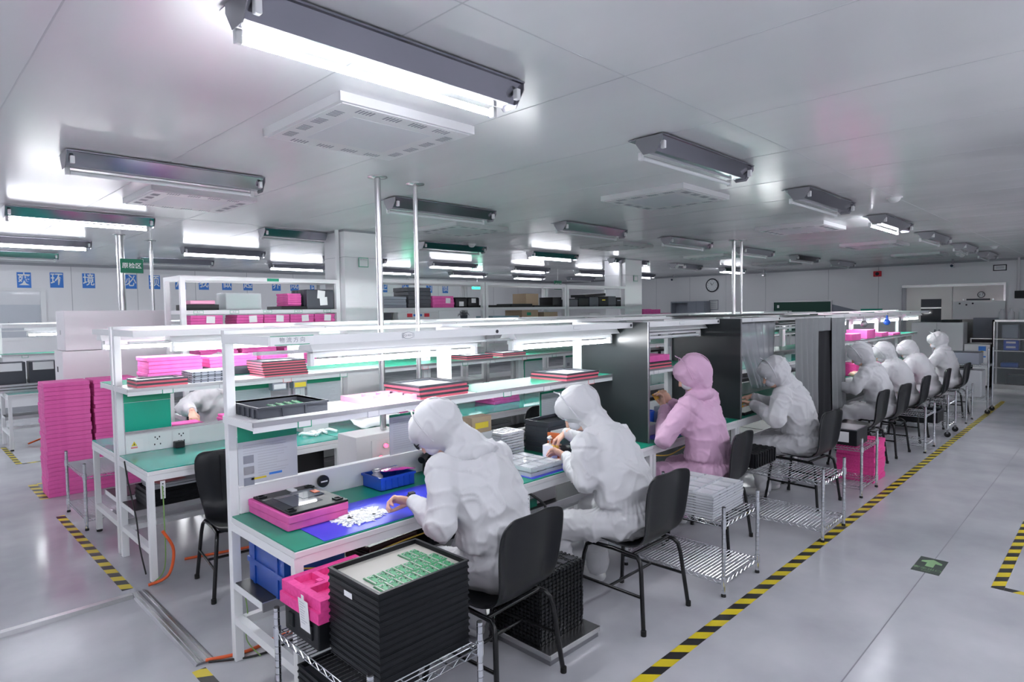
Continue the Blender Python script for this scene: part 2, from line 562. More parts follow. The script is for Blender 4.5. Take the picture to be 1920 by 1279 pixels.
# unseen lamps added for fill light, over the open aisle and near end
for i, x in enumerate([-3.3, -0.9, 1.475, 3.90, 6.27, 8.62, 11.02]):
    for j, y in enumerate([-0.63]):
        ceiling_lamp(x, y, 2, 'unseen fill lamp over the open aisle, %s from near end' % ORD[i])
for i, y in enumerate([2.07, 10.25, 12.5]):
    for j, x in enumerate([-0.9, -3.3]):
        ceiling_lamp(x, y, 2, 'unseen fill lamp at the near end of the hall, %s from right, %s line' % (ORD[i], ORD[j]))

# ---------------------------------------------------------------- filter diffusers
def diffuser():
    t = thing('air_diffuser', '', 'air vent')
    S = 0.42
    b = MB()
    b.box(-S, S, -S, S, -0.006, 0.0, M_OFFW)
    b.box(-S, S, -S, -S + 0.02, -0.045, -0.006, M_OFFW)
    b.box(-S, S, S - 0.02, S, -0.045, -0.006, M_OFFW)
    b.box(-S, -S + 0.02, -S, S, -0.045, -0.006, M_OFFW)
    b.box(S - 0.02, S, -S, S, -0.045, -0.006, M_OFFW)
    b.build('frame', t)
    b = MB()
    b.box(-S + 0.02, S - 0.02, -S + 0.02, S - 0.02, -0.05, -0.04, M_OFFW)
    b.box(-0.25, 0.25, -0.25, 0.25, -0.0508, -0.05, M_PERF)
    b.build('faceplate', t)
    b = MB()
    for k in range(5):
        d = -0.04 + 0.02 * k
        b.box(d - 0.004, d + 0.004, -0.028, 0.028, -0.051, -0.05, M_INK)
    g0 = b.build('grille', t)
    first_ = True
    for s in (-1, 1):
        for c in (-0.24, -0.08, 0.08, 0.24):
            for (p, rz) in (((c, s * 0.345, 0), 0), ((s * 0.345, c, 0), PI / 2)):
                g = g0
                if not first_:
                    g = g0.copy(); COL.objects.link(g); g.parent = t
                first_ = False
                g.location = p; g.rotation_euler = (0, 0, rz)
    return t
d0 = diffuser()
first = True
for j, (y, where) in enumerate([(3.07, 'over the aisle-side benches'), (5.95, 'over the second bench row'), (-0.05, 'over the open aisle')]):
    for i, x in enumerate([1.98, 5.13, 8.45, 11.75, 14.9]):
        if y < 0: x = x + 3.3
        if x > 17: continue
        lb = 'white square ceiling air diffuser %s, %s from near end' % (where, ORD[i])
        if first:
            d0.location = (x, y, HC); d0['label'] = lb; first = False
        else:
            dup(d0, (x, y, HC), 0, lb)

# ---------------------------------------------------------------- ceiling bits
def detector(x, y, label):
    b = MB()
    b.lathe((0, 0, 0), [(0.055, 0), (0.055, -0.012), (0.048, -0.03), (0.03, -0.045), (0.012, -0.05)], M_OFFW, 20)
    t = thing('smoke_detector', label, 'smoke detector', (x, y, HC))
    b.build('body', t)
    MB().lathe((0, 0, 0), [(0.07, -0.0), (0.07, -0.008)], M_CREAM, 20).build('base_plate', t)
detector(6.9, 1.64, 'round smoke detector on ceiling near the unlit lamps over the aisle')
detector(14.1, 1.76, 'small round smoke detector close to the end wall door')
detector(6.5, 7.28, 'round smoke detector behind the column, above the racks')

def pole(x, y, r, z0, label):
    t = thing('ceiling_pole', label, 'pole', (x, y, 0))
    MB().tube([(0, 0, z0), (0, 0, HC)], r, M_STEEL, 12).build('tube', t)
    MB().lathe((0, 0, HC), [(0.075, 0), (0.075, -0.008), (r, -0.014)], M_STEEL, 20).build('ceiling_flange', t)
    return t
pole(2.73, 4.13, 0.024, 0.89, 'thick stainless pole rising from the white control box to ceiling')
pole(3.10, 4.15, 0.019, 0.0, 'thinner stainless pole just behind the control box pole')
pole(9.26, 4.35, 0.030, 0.0, 'thick stainless pole behind the curtained bench bay')
pole(9.42, 4.30, 0.018, 0.0, 'thin stainless pole beside the one behind the curtained bay')
pole(2.20, 9.2, 0.045, 0.0, 'stainless pole carrying the green hanging area sign')
pole(2.68, 9.65, 0.022, 0.0, 'slim grey pole behind the green hanging area sign')
pole(13.2, 9.6, 0.03, 0.0, 'white thin pole between the clock and the far column')

b = MB()
b.box(-0.13, 0.13, -0.004, 0.004, -0.09, 0.09, M_GREENSIGN)
b.text('原检区', 0.075, M_SIGNWHT, (0, -0.0055, 0), (1, 0, 0), (0, 0, 1), bold=0.001)
tag(b.build('area_sign', loc=(2.31, 9.14, 2.44)), 'green sign with white Chinese characters hung on the steel pole', 'sign')

# running-man exit lights and green area signs far back
def exit_sign(x, y, z, wd, h, label, txt=None):
    b = MB()
    b.box(-wd, wd, -0.015, 0.015, -h, h, M_EXIT if txt is None else M_GREENSIGN)
    if txt is None:
        b.text('EXIT', h * 1.3, M_SIGNWHT, (-wd * 0.1, -0.017, 0), (1, 0, 0), (0, 0, 1))
        b.box(wd * 0.62, wd * 0.82, -0.017, -0.015, -h * 0.5, h * 0.5, M_SIGNWHT)
    else:
        b.text(txt, h * 0.9, M_SIGNWHT, (0, -0.017, 0), (1, 0, 0), (0, 0, 1))
    b.box(-0.004, 0.004, -0.004, 0.004, h, HC - z, M_STEEL)
    tag(b.build('exit_sign', loc=(x, y, z)), label, 'sign')
exit_sign(9.6, 13.2, 2.33, 0.18, 0.08, 'small glowing green exit light, left one above the racks')
exit_sign(11.6, 12.8, 2.50, 0.18, 0.09, 'pale green exit light hung beside the far lit lamps')
exit_sign(12.2, 10.4, 2.44, 0.13, 0.11, 'dark green hanging area sign near the far column', '成检区')

def twin_lamp(x, y, label):
    t = thing('emergency_lamp', label, 'lamp', (x, y, HC))
    MB().box(-0.13, 0.13, -0.03, 0.03, -0.06, 0, M_WHITE, c=0.008).build('case', t)
    for s in (-1, 1):
        MB().lathe((s * 0.17, 0, -0.07), [(0.02, -0.04), (0.05, 0.03)], M_OFFW, 14, 'X').build('lamp_head', t)
twin_lamp(14.6, 2.35, 'white twin-head emergency lamp on ceiling before the end wall')
twin_lamp(13.0, 7.4, 'white twin-head emergency lamp right of the far column')
def camera_dome(x, y, label):
    t = thing('security_camera', label, 'camera', (x, y, HC))
    MB().tube([(0, 0, 0), (0, 0, -0.11)], 0.02, M_DARKSTEEL).build('bracket', t)
    MB().box(-0.1, 0.06, -0.04, 0.04, -0.2, -0.11, M_OFFW, c=0.015).build('body', t)
    MB().lathe((-0.10, 0, -0.155), [(0.03, 0), (0.03, -0.02)], M_LENS, 12, 'X').build('lens', t)
camera_dome(17.2, 2.9, 'security camera on a short bracket above the end wall doorway')
camera_dome(17.2, 10.0, 'security camera on the ceiling left of the wall clock')
camera_dome(17.2, 7.2, 'security camera on the ceiling right of the wall clock')
# ---------------------------------------------------------------- work benches
PITCH = 1.435
TT = 0.770      # top of the bench mat
SH = 1.285      # top of the upper shelf

LAMPMESH = {}
def bench(label, loc, rz=0.0, lit=True, mats=(M_GREENMAT, M_GREENMAT), group=None, lamp_x=(0.30, 1.40), lower=True, sockets=False):
    t = thing('workbench', label, 'workbench', loc, rz, group)
    key = (lit, mats[0].name, mats[1].name, lower, sockets)
    P = PITCH
    if key in LAMPMESH:
        for o in LAMPMESH[key].children:
            c = o.copy(); COL.objects.link(c); c.parent = t
            for g in o.children:
                d = g.copy(); COL.objects.link(d); d.parent = c
        return t
    LAMPMESH[key] = t
    b = MB()
    b.box(0.002, P - 0.002, 0.0, 0.70, 0.735, 0.764, M_OFFW, c=0.004)
    b.build('tabletop', t)
    b = MB()
    b.box(0.004, P - 0.004, 0.004, 0.69, 0.764, TT, mats[0])
    b.build('table_mat', t)
    b = MB()
    b.box(0.0, P, 0.005, 0.04, 0.695, 0.735, M_WHITE)
    b.box(0.0, 0.04, 0.04, 0.70, 0.695, 0.735, M_WHITE)
    b.box(P - 0.04, P, 0.04, 0.70, 0.695, 0.735, M_WHITE)
    b.build('apron', t)
    for x in (0.003, P - 0.043):
        b = MB()
        b.box(x, x + 0.04, 0.006, 0.046, 0.02, 0.70, M_WHITE)
        b.lathe((x + 0.02, 0.026, 0), [(0.022, 0), (0.022, 0.012), (0.008, 0.02)], M_RUBBER, 10)
        b.build('leg', t)
    for x in (0.001, P - 0.046):
        b = MB()
        b.box(x, x + 0.045, 0.70, 0.745, 0.0, 1.70, M_WHITE, c=0.003)
        b.build('upright', t)
    for x in (0.004, P - 0.044):
        MB().box(x, x + 0.04, 0.046, 0.70, 0.20, 0.24, M_WHITE).build('stretcher', t)
    MB().box(0.04, P - 0.04, 0.66, 0.70, 0.20, 0.24, M_WHITE).build('stretcher', t)
    if lower:
        b = MB()
        b.box(0.006, P - 0.006, 0.36, 0.70, 0.385, 0.418, M_WHITE)
        b.box(0.002, P - 0.002, 0.35, 0.36, 0.380, 0.424, M_GREYEDGE)
        b.box(0.01, P - 0.01, 0.365, 0.69, 0.418, 0.422, M_BLACK)
        b.build('lower_shelf', t)
    b = MB()
    b.box(0.046, P - 0.046, 0.690, 0.738, TT, 0.91, M_OFFW, c=0.003)
    for x in ((0.20, 0.37) if sockets else ()):
        b.box(x, x + 0.12, 0.687, 0.690, TT + 0.02, 0.895, M_WHITE)
        for dx, dz in ((0.04, 0.045), (0.08, 0.045), (0.06, 0.085), (0.045, 0.1), (0.075, 0.1)):
            b.box(x + dx - 0.004, x + dx + 0.004, 0.6862, 0.687, TT + dz - 0.006, TT + dz + 0.006, M_INKBLK)
    b.box(0.05, 0.36, 0.6885, 0.690, TT + 0.004, 0.90, M_WHITE)
    b.build('socket_trunking', t)
    b = MB()
    b.box(0.0, P, 0.39, 0.76, 1.245, 1.280, M_WHITE)
    b.box(0.0, P, 0.383, 0.39, 1.235, SH - 0.018, M_WHITE)
    b.box(0.0, P, 0.380, 0.395, SH - 0.022, SH, M_GREYEDGE)
    for i, (x, mm) in enumerate(((0.22, M_GREENLBL), (0.62, M_INKLT), (1.13, M_REDLT))):
        b.box(x, x + 0.075, 0.3815, 0.383, 1.229, 1.268, mm)
        b.box(x + 0.005, x + 0.07, 0.381, 0.3815, 1.234, 1.263, M_PAPER)
    b.build('upper_shelf', t)
    MB().box(0.006, P - 0.006, 0.396, 0.755, 1.280, SH, mats[1]).build('shelf_mat', t)
    for x in (0.001, P - 0.046):
        MB().box(x, x + 0.045, 0.23, 0.70, 1.655, 1.697, M_WHITE).build('cantilever_arm', t)
    b = MB()
    b.box(0.0, P, 0.19, 0.23, 1.655, 1.697, M_WHITE)
    b.box(0.0, P, 0.70, 0.744, 1.70, 1.72, M_WHITE)
    b.box(0.72, 0.80, 0.188, 0.19, 1.665, 1.69, M_INKLT)
    b.box(0.722, 0.798, 0.187, 0.188, 1.667, 1.688, M_WHITE)
    b.lathe((P - 0.015, 0.1895, 1.676), [(0.011, 0), (0.011, -0.003)], M_INKBLK, 12, 'Y')
    b.build('light_beam', t)
    b = MB()
    x0, x1 = lamp_x
    b.prism([(0.30, 1.612), (0.46, 1.612), (0.43, 1.652), (0.33, 1.652)], x0 - 0.03, x1 + 0.03, M_WHITE)
    b.box(x0, x1, 0.36, 0.42, 1.578, 1.605, M_WHITE)
    b.box(x0 - 0.012, x0 + 0.01, 0.362, 0.398, 1.535, 1.60, M_OFFW)
    b.box(x1 - 0.01, x1 + 0.012, 0.362, 0.398, 1.535, 1.60, M_OFFW)
    b.box(0.02, P - 0.02, 0.368, 0.412, 1.605, 1.620, M_WHITE)
    h = b.build('bench_lamp', t)
    MB().tube([(x0 + 0.012, 0.38, 1.552), (x1 - 0.012, 0.38, 1.552)], 0.015, M_LITB if lit else M_UNLIT, 10).build('tube', h)
    return t

ROW1 = [('at the near left end of the aisle-side row', 1), ('where the second worker sits, left of the first dark partition', 1),
        ('between the two dark partitions where the worker in pink sits', 0), ('behind the second dark partition, partly screened by sheer curtain', 0),
        ('hidden in the black curtained bay of the aisle-side row', 0), ('just past the grey curtains, first of the brightly lit far ones', 1),
        ('second of the brightly lit far ones past the curtains', 1), ('third of the brightly lit far ones past the curtains', 1), ('at the far end of the aisle-side row', 1)]
for k, (lb, lit) in enumerate(ROW1):
    bench('white steel workbench ' + lb, (1.22 + PITCH * k, 2.55, 0), 0, lit, (M_GREENMAT, M_OFFW if k == 0 else M_GREENMAT))
for k in range(9):
    lit = k in (0, 1, 2, 6, 7)
    bench('white steel workbench of the second row, near face, %s from the left end' % ORD[k], (1.20 + PITCH * k, 4.60, 0), 0, lit, (M_TEALMAT, M_OFFW if k == 0 else M_GREENMAT), sockets=(k == 0))
    bench('white steel workbench of the second row, far face, %s from the left end' % ORD[k], (1.20 + PITCH * (k + 1), 6.135, 0), PI, lit and k < 2, (M_TEALMAT, M_GREENMAT))
for k in range(2):
    bench('white steel workbench far left behind the pink stacks, %s from its end' % ORD[k], (1.16 + PITCH * k, 10.65, 0), 0, True, (M_TEALMAT, M_GREENMAT))

# frame of the beam sign on the nearest bench: material flow direction
b = MB()
b.box(0, 0.21, -0.002, 0, 0, 0.046, M_PAPER)
b.box(0, 0.21, -0.0025, -0.002, 0.043, 0.046, M_GREENLBL)
b.box(0.02, 0.19, -0.0026, -0.002, 0.003, 0.006, M_GREENLBL)
b.text('物 流 方 向', 0.026, M_INK, (0.105, -0.003, 0.025), (1, 0, 0), (0, 0, 1))
tag(b.build('beam_label', loc=(1.226, 2.739, 1.654)), 'white strip label with four Chinese characters on nearest light beam', 'label')
b = MB()
b.lathe((0, 0, 0), [(0.03, 0), (0.03, -0.001)], M_INK, 24, 'Y')
b.lathe((0, -0.0012, 0), [(0.027, 0), (0.027, -0.001)], M_PAPER, 24, 'Y')
b.text('Q401', 0.022, M_INK, (0, -0.0028, 0), (1, 0, 0), (0, 0, 1))
ob = tag(b.build('beam_tag', loc=(1.98, 2.738, 1.677)), 'oval tag reading Q401 on the nearest white light beam', 'label')
ob.scale = (1.25, 1, 0.6)

# dark partitions between bays
def partition(x, y0, y1, label):
    t = thing('partition_board', label, 'partition', (x, 0, 0))
    b = MB().box(-0.006, 0.006, y0, y1, TT + 0.002, 1.70, M_BOARD)
    b.build('board', t)
    MB().box(-0.009, 0.009, y0 - 0.003, y0 + 0.004, TT + 0.002, 1.70, M_DARKSTEEL).build('edge_strip', t)
partition(4.105, 2.60, 3.24, 'glossy dark partition board right of the second worker, scratched')
partition(5.545, 2.53, 3.24, 'black partition board between the pink worker and curtained bench')
# ---------------------------------------------------------------- prop builders
def ring(b, x0, x1, y0, y1, z0, z1, t, m):
    b.box(x0, x1, y0, y0 + t, z0, z1, m)
    b.box(x0, x1, y1 - t, y1, z0, z1, m)
    b.box(x0, x0 + t, y0 + t, y1 - t, z0, z1, m)
    b.box(x1 - t, x1, y0 + t, y1 - t, z0, z1, m)

def mesh_tray(name, label, w, d, h, wall, floor_m, group=None):
    t = thing(name, label, 'tray', group=group)
    b = MB()
    ring(b, -w / 2 + .004, w / 2 - .004, -d / 2 + .004, d / 2 - .004, 0.002, h, .006, wall)
    ring(b, -w / 2, w / 2, -d / 2, d / 2, h - .007, h, .012, wall)
    ring(b, -w / 2 + .002, w / 2 - .002, -d / 2 + .002, d / 2 - .002, 0, 0.004, .012, wall)
    b.build('rim', t)
    MB().box(-w / 2 + .008, w / 2 - .008, -d / 2 + .008, d / 2 - .008, 0.002, 0.006, floor_m).build('mesh_floor', t)
    return t

def band_tray(name, label, w, d, h=0.024, group=None):
    t = thing(name, label, 'tray', group=group)
    b = MB()
    ring(b, -w / 2, w / 2, -d / 2, d / 2, h * .55, h, .045, M_TRAYGRY)
    ring(b, -w / 2 + .003, w / 2 - .003, -d / 2 + .003, d / 2 - .003, h, h + .0015, .006, M_TRAYBLK)
    b.build('rim', t)
    MB().box(-w / 2 + .002, w / 2 - .002, -d / 2 + .002, d / 2 - .002, 0, h * .55, M_PINKBAND).build('foam_band', t)
    MB().box(-w / 2 + .045, w / 2 - .045, -d / 2 + .045, d / 2 - .045, h * .55, h * .6, M_OFFW).build('liner', t)
    return t

def foam_tray(name, label, w, d, h, nx, ny, m, floor_m, group=None, wall=.03):
    t = thing(name, label, 'foam tray', group=group)
    b = MB()
    ring(b, -w / 2, w / 2, -d / 2, d / 2, h * .3, h, wall, m)
    b.box(-w / 2, w / 2, -d / 2, d / 2, 0, h * .3, m)
    iw, idp = w - 2 * wall, d - 2 * wall
    for i in range(1, nx):
        x = -w / 2 + wall + iw * i / nx
        b.box(x - wall * .35, x + wall * .35, -d / 2 + wall, d / 2 - wall, h * .3, h, m)
    for j in range(1, ny):
        y = -d / 2 + wall + idp * j / ny
        b.box(-w / 2 + wall, w / 2 - wall, y - wall * .35, y + wall * .35, h * .3, h - .0006, m)
    for i in range(nx):
        for j in range(ny):
            x = -w / 2 + wall + iw * (i + .5) / nx
            y = -d / 2 + wall + idp * (j + .5) / ny
            b.box(x + iw / nx * .12, x + iw / nx * .36, y - idp / ny * .36, y - idp / ny * .1, h * .3, h - .001, m)
    b.build('foam', t)
    b = MB()
    b.box(-w / 2 + wall, w / 2 - wall, -d / 2 + wall, d / 2 - wall, h * .3, h * .3 + .001, floor_m)
    b.build('pocket_floor', t)
    return t

def slab(name, label, w, d, h, m, cat='foam sheet', group=None):
    b = MB().box(-w / 2, w / 2, -d / 2, d / 2, 0, h, m, c=.004)
    return tag(b.build(name), label, cat, group)

def stack(proto, n, x, y, z, pitch, fmt, group, rz=0.0, jit=0.0, jr=0.0, first=True):
    out = []
    for i in range(n):
        k = n - 1 - i
        lb = fmt % from_top(k, n)
        p = (x + random.uniform(-jit, jit), y + random.uniform(-jit, jit), z + i * pitch)
        rr = rz + random.uniform(-jr, jr)
        if i == 0 and first:
            proto.location = p
            proto.rotation_euler = (0, 0, rr)
            tag(proto, lb, None, group)
            out.append(proto)
        else:
            out.append(dup(proto, p, rr, lb, group))
    return out

def paper(name, label, x, y, z, w, d, rz=0.0, m=M_PAPER, lines=0, cat='paper'):
    b = MB().box(-w / 2, w / 2, -d / 2, d / 2, 0, .0015, m)
    for i in range(lines):
        yy = d / 2 - d * (i + 1) / (lines + 1)
        b.box(-w * .4, w * random.uniform(.1, .4), yy - .002, yy + .002, .0015, .0018, M_INKLT)
    return tag(b.build(name, loc=(x, y, z), rot=rz), label, cat)

# ---- moulded chair
def chair_proto():
    t = thing('chair', '', 'chair')
    prof = [(.225, .415, .185), (.215, .437, .20), (.18, .447, .208), (.09, .443, .21), (0, .434, .21), (-.09, .434, .205), (-.15, .448, .198), (-.185, .478, .192),
            (-.203, .52, .19), (-.212, .58, .195), (-.219, .65, .205), (-.226, .72, .213), (-.234, .79, .213), (-.241, .835, .205), (-.246, .857, .18), (-.248, .866, .15)]
    nx = 12
    vs, fs = [], []
    for i, (y, z, hw) in enumerate(prof):
        s = i / (len(prof) - 1)
        for j in range(nx + 1):
            u = -1 + 2 * j / nx
            back = max(0.0, min(1.0, (s - .42) / .15))
            e = abs(u) ** 3
            vs.append((u * (hw * (1 + .10 * back) + .004), y + .02 * back * (u * u) - back * .045 * max(0, (abs(u) - .62) / .38) ** 1.5 + .0 * e, z + (1 - back) * .018 * e + (.012 * e if s < .3 else 0)))
    for i in range(len(prof) - 1):
        for j in range(nx):
            a = i * (nx + 1) + j
            fs.append((a, a + 1, a + nx + 2, a + nx + 1))
    b = MB().add(vs, fs, M_CHAIR, True)
    o = b.build('seat_shell', t)
    so = o.modifiers.new('s', 'SOLIDIFY'); so.thickness = .009; so.offset = 1
    sd = o.modifiers.new('d', 'SUBSURF'); sd.levels = 1; sd.render_levels = 1
    for x in (-.075, .075):
        MB().tube([(x, -.222, .83), (x, -.207, .66), (x, -.193, .52)], .003, M_CHAIR, 6).build('back_rib', t)
    for sx in (-1, 1):
        b = MB()
        b.tube([(sx * .24, .235, 0), (sx * .205, .195, .34), (sx * .198, .18, .395), (sx * .19, .15, .412), (sx * .185, 0, .414)], .0125, M_BLKTUBE, 8)
        b.lathe((sx * .24, .235, 0), [(.016, 0), (.016, .03)], M_RUBBER, 8)
        b.build('leg', t)
        b = MB()
        b.tube([(sx * .245, -.245, 0), (sx * .213, -.21, .33), (sx * .205, -.198, .385), (sx * .195, -.17, .41), (sx * .185, 0, .414)], .0125, M_BLKTUBE, 8)
        b.lathe((sx * .245, -.245, 0), [(.016, 0), (.016, .03)], M_RUBBER, 8)
        b.build('leg', t)
        MB().tube([(sx * .222, .215, .2), (sx * .227, -.225, .2)], .009, M_BLKTUBE, 6).build('side_stretcher', t)
    b = MB()
    b.tube([(-.224, 0, .2), (.224, 0, .2)], .009, M_BLKTUBE, 6)
    b.build('cross_stretcher', t)
    for y in (.14, -.14):
        MB().tube([(-.187, y, .414), (.187, y, .414)], .01, M_BLKTUBE, 6).build('seat_rail', t)
    return t
CHAIR = chair_proto()
CH_USED = []
def chair(x, y, deg, label, group=None):
    if not CH_USED:
        CHAIR.location = (x, y, 0); CHAIR.rotation_euler = (0, 0, R(deg)); tag(CHAIR, label, None, group); CH_USED.append(1)
        return CHAIR
    return dup(CHAIR, (x, y, 0), R(deg), label, group)
chair(2.055, 2.19, 4, 'black plastic chair under the nearest worker, beside the tall tray stack')
chair(3.13, 2.11, 0, 'black plastic chair under the second white-suited worker, beside the small wire cart')
chair(4.48, 2.30, 6, 'black plastic chair under the worker in pink')
chair(5.98, 2.14, -4, 'black plastic chair under the worker behind the black crate on a wire cart')
chair(8.60, 2.15, -3, 'black plastic chair just past the grey curtains, under the first far worker')
chair(9.73, 2.16, 0, 'black plastic chair of the second far worker past the curtains')
chair(11.0, 2.14, 2, 'black plastic chair of the third far worker past the curtains')
chair(12.30, 2.10, 0, 'black plastic chair of the farthest worker, by the caster cart')
chair(1.66, 4.22, 172, 'empty black plastic chair tucked behind the nearest bench, at the teal bench')

chair(4.55, 4.38, 2, 'empty black chair seen over the white blister trays, behind the second worker')
chair(7.78, 2.18, 0, 'dark chair inside the black curtained bay')
chair(13.6, 2.3, -20, 'empty black chair beyond the farthest worker near white cabinet')
chair(2.40, 6.58, 180, 'black chair of the worker on the far face of the second bench row')

# ---- chrome wire cart
CART = {}
def wire_cart(label, x, y, w=.52, d=.75, top=.46, low=.10, post=.565, cast=False, n=29):
    t = thing('wire_cart', label, 'wire cart', (x, y, 0))
    key = (w, d, top, low, post, cast)
    if key in CART:
        for o in CART[key].children:
            c = o.copy(); COL.objects.link(c); c.parent = t
            for g in o.children:
                q = g.copy(); COL.objects.link(q); q.parent = c
        return t
    CART[key] = t
    z0 = .09 if cast else 0.0
    for px in (0.013, w - .013):
        for py in (0.013, d - .013):
            b = MB().tube([(px, py, z0 + .02), (px, py, post)], .0125, M_CHROME, 10)
            for k in range(int((post - z0) / .03)):
                b.lathe((px, py, z0 + .04 + .03 * k), [(.0131, 0), (.0131, .002)], M_DARKSTEEL, 10, cap=False)
            for z in (top, low):
                b.lathe((px, py, z - .028), [(.0165, 0), (.0165, .05)], M_CHROME, 10)
            b.lathe((px, py, post), [(.0128, 0), (.010, .004)], M_BLACK, 10)
            p = b.build('post', t)
            if cast:
                q = MB()
                q.lathe((px, py, .038), [(.038, -.011), (.038, .011)], M_RUBBER, 14, 'X')
                q.box(px - .016, px + .016, py - .012, py + .012, .045, .095, M_DARKSTEEL)
                q.build('caster', p)
            else:
                MB().lathe((px, py, 0), [(.015, 0), (.015, .012), (.01, .022)], M_RUBBER, 10).build('foot', p)
    for z in (top, low):
        b = MB()
        for zz in (z, z - .024):
            b.tube([(.013, .013, zz), (w - .013, .013, zz), (w - .013, d - .013, zz), (.013, d - .013, zz), (.013, .013, zz)], .0032, M_CHROME, 6, False)
        def truss(p, q):
            p, q = Vector(p), Vector(q)
            k = max(6, int((q - p).length / .03))
            pts = [p.lerp(q, i / k) - Vector((0, 0, .024 if i % 2 else 0)) for i in range(k + 1)]
            b.tube(pts, .0022, M_CHROME, 4, False)
        truss((.03, .013, z), (w - .03, .013, z)); truss((.03, d - .013, z), (w - .03, d - .013, z))
        truss((.013, .03, z), (.013, d - .03, z)); truss((w - .013, .03, z), (w - .013, d - .03, z))
        for i in range(1, n):
            yy = .013 + (d - .026) * i / n
            b.tube([(.013, yy, z + .002), (w - .013, yy, z + .002)], .0025, M_CHROME, 4, False)
        for xx in (w * .33, w * .67):
            b.tube([(xx, .013, z - .003), (xx, d - .013, z - .003)], .003, M_CHROME, 5, False)
        b.build('wire_shelf', t)
    return t
wire_cart('chrome wire cart nearest the camera, loaded with tall black trays', 1.11, 1.80, .53, .74)
wire_cart('low chrome wire cart carrying a block of clear blister trays', 3.615, 1.75)
wire_cart('low chrome wire cart with a black crate at its inner end', 4.985, 1.62, .52, .92, n=32)
wire_cart('low chrome wire cart with the papered black box, beside pink foam', 6.40, 1.745)
wire_cart('empty low chrome wire cart behind first far chair past the curtains', 8.88, 1.73)
wire_cart('chrome wire cart with casters and black tray below, behind second far chair', 10.15, 1.72, .55, .80, .46, .16, .58, True)
wire_cart('low chrome wire cart behind the third far worker', 11.5, 1.72)
wire_cart('tall chrome cart on casters with grey bin before the white fridge', 12.72, 1.62, .5, .8, .80, .25, 1.08, True)
wire_cart('chrome wire cart beside the pink floor stacks, left end of second row', 1.14, 6.19, .5, .75)

# ---------------------------------------------------------------- things on and around the nearest cart
W, D = .425, .355
p = mesh_tray('mesh_tray', '', W, D, .026, M_TRAYBLK, M_MESHBEIGE)
tr = stack(p, 13, 1.4075, 2.04, .465, .0262, 'black perforated tray, %s in the tall stack on the nearest wire cart', 'tall stack of black trays', jit=.001)
zt = .465 + 12 * .0262 + .006
b = MB().box(-.028, .028, -.0008, 0, -.011, .011, M_PAPER)
tag(b.build('tray_sticker', loc=(1.408 - W / 2 + .0005, 2.07, .465 + 10 * .0262 + .014), rot=PI / 2 + PI), 'small white sticker on the end of the tall black tray stack', 'sticker')
# circuit boards on the top tray
def pcb_proto():
    t = thing('circuit_board', '', 'circuit board')
    w, d = .046, .088
    b = MB().box(-w / 2, w / 2, -d / 2, d / 2, 0, .0016, M_PCB)
    b.build('board', t)
    b = MB()
    rr = random.Random(3)
    for i in range(16):
        x, y = rr.uniform(-w / 2 + .005, w / 2 - .005), rr.uniform(-d / 2 + .006, d / 2 - .006)
        s = rr.uniform(.0015, .004)
        b.box(x - s, x + s, y - s * .8, y + s * .8, .0016, .0016 + rr.uniform(.001, .003), rr.choice([M_COMP, M_PCBPALE, M_PCBPALE, M_GREYEDGE]))
    b.box(-w / 2 + .003, -w / 2 + .008, -d / 2 + .004, d / 2 - .004, .0016, .006, M_PCBPALE)
    b.build('components', t)
    return t
pc = pcb_proto()
n = 0
for row, y, xs in (('outer', 1.922, [1.262 + .0425 * i for i in range(8)]), ('inner', 2.014, [1.275 + .0425 * i for i in range(8)])):
    for i, x in enumerate(xs):
        lb = 'small green circuit board, %s from the left in the %s row on the top tray' % (ORD[i], row)
        p3 = (x, y + random.uniform(-.002, .002), zt + .001)
        if n == 0:
            pc.location = p3; tag(pc, lb, None, 'circuit boards on the top tray')
        else:
            dup(pc, p3, random.uniform(-.04, .04), lb, 'circuit boards on the top tray')
        n += 1
for i, (x, y) in enumerate([(1.50, 2.108), (1.543, 2.108)]):
    dup(pc, (x, y, zt + .001), .02, 'green circuit board at the inner far corner of top tray, %s' % ('left one' if i == 0 else 'right one'), 'circuit boards on the top tray')
# pink foam trays over a black crate
b = MB()
b.box(-.175, .175, -.145, .145, 0, .115, M_TRAYBLK, c=.006)
for x in (-.1, 0, .1):
    b.box(x - .02, x + .02, -.15, .15, .02, .1, M_TRAYBLK, c=.004)
for y in (-.08, .08):
    b.box(-.182, .182, y - .02, y + .02, .03, .09, M_TRAYBLK, c=.004)
tag(b.build('plastic_crate', loc=(1.335, 2.385, .465)), 'black plastic crate under the pink foam trays on nearest cart', 'crate')
ft = foam_tray('foam_tray', '', .36, .32, .045, 3, 2, M_PINKHOT, M_PINKHOT, wall=.035)
stack(ft, 2, 1.335, 2.385, .581, .046, '%s pink foam pocket tray on the nearest wire cart', 'pink pocket trays on the cart', rz=.02, jit=.006)
b = MB().box(-.04, .04, -.0006, .0006, -.065, .065, M_PAPER)
b.box(-.01, .01, -.0006, .0006, .06, .085, M_PAPER)
for i in range(9):
    b.box(-.03, random.uniform(0, .03), -.0009, -.0006, .05 - .011 * i, .053 - .011 * i, M_INKLT)
tag(b.build('paper_tag', loc=(1.147, 2.33, .59), rot=(R(4), 0, -PI / 2)), 'white handwritten slip hanging from the pink foam trays', 'paper')
p = mesh_tray('mesh_tray', '', .40, .30, .027, M_TRAYBLK, M_MESHBLK)
stack(p, 9, 1.36, 2.28, .106, .0262, 'black perforated tray, %s on the nearest cart lower shelf', 'black trays on the cart lower shelf', jit=.001)

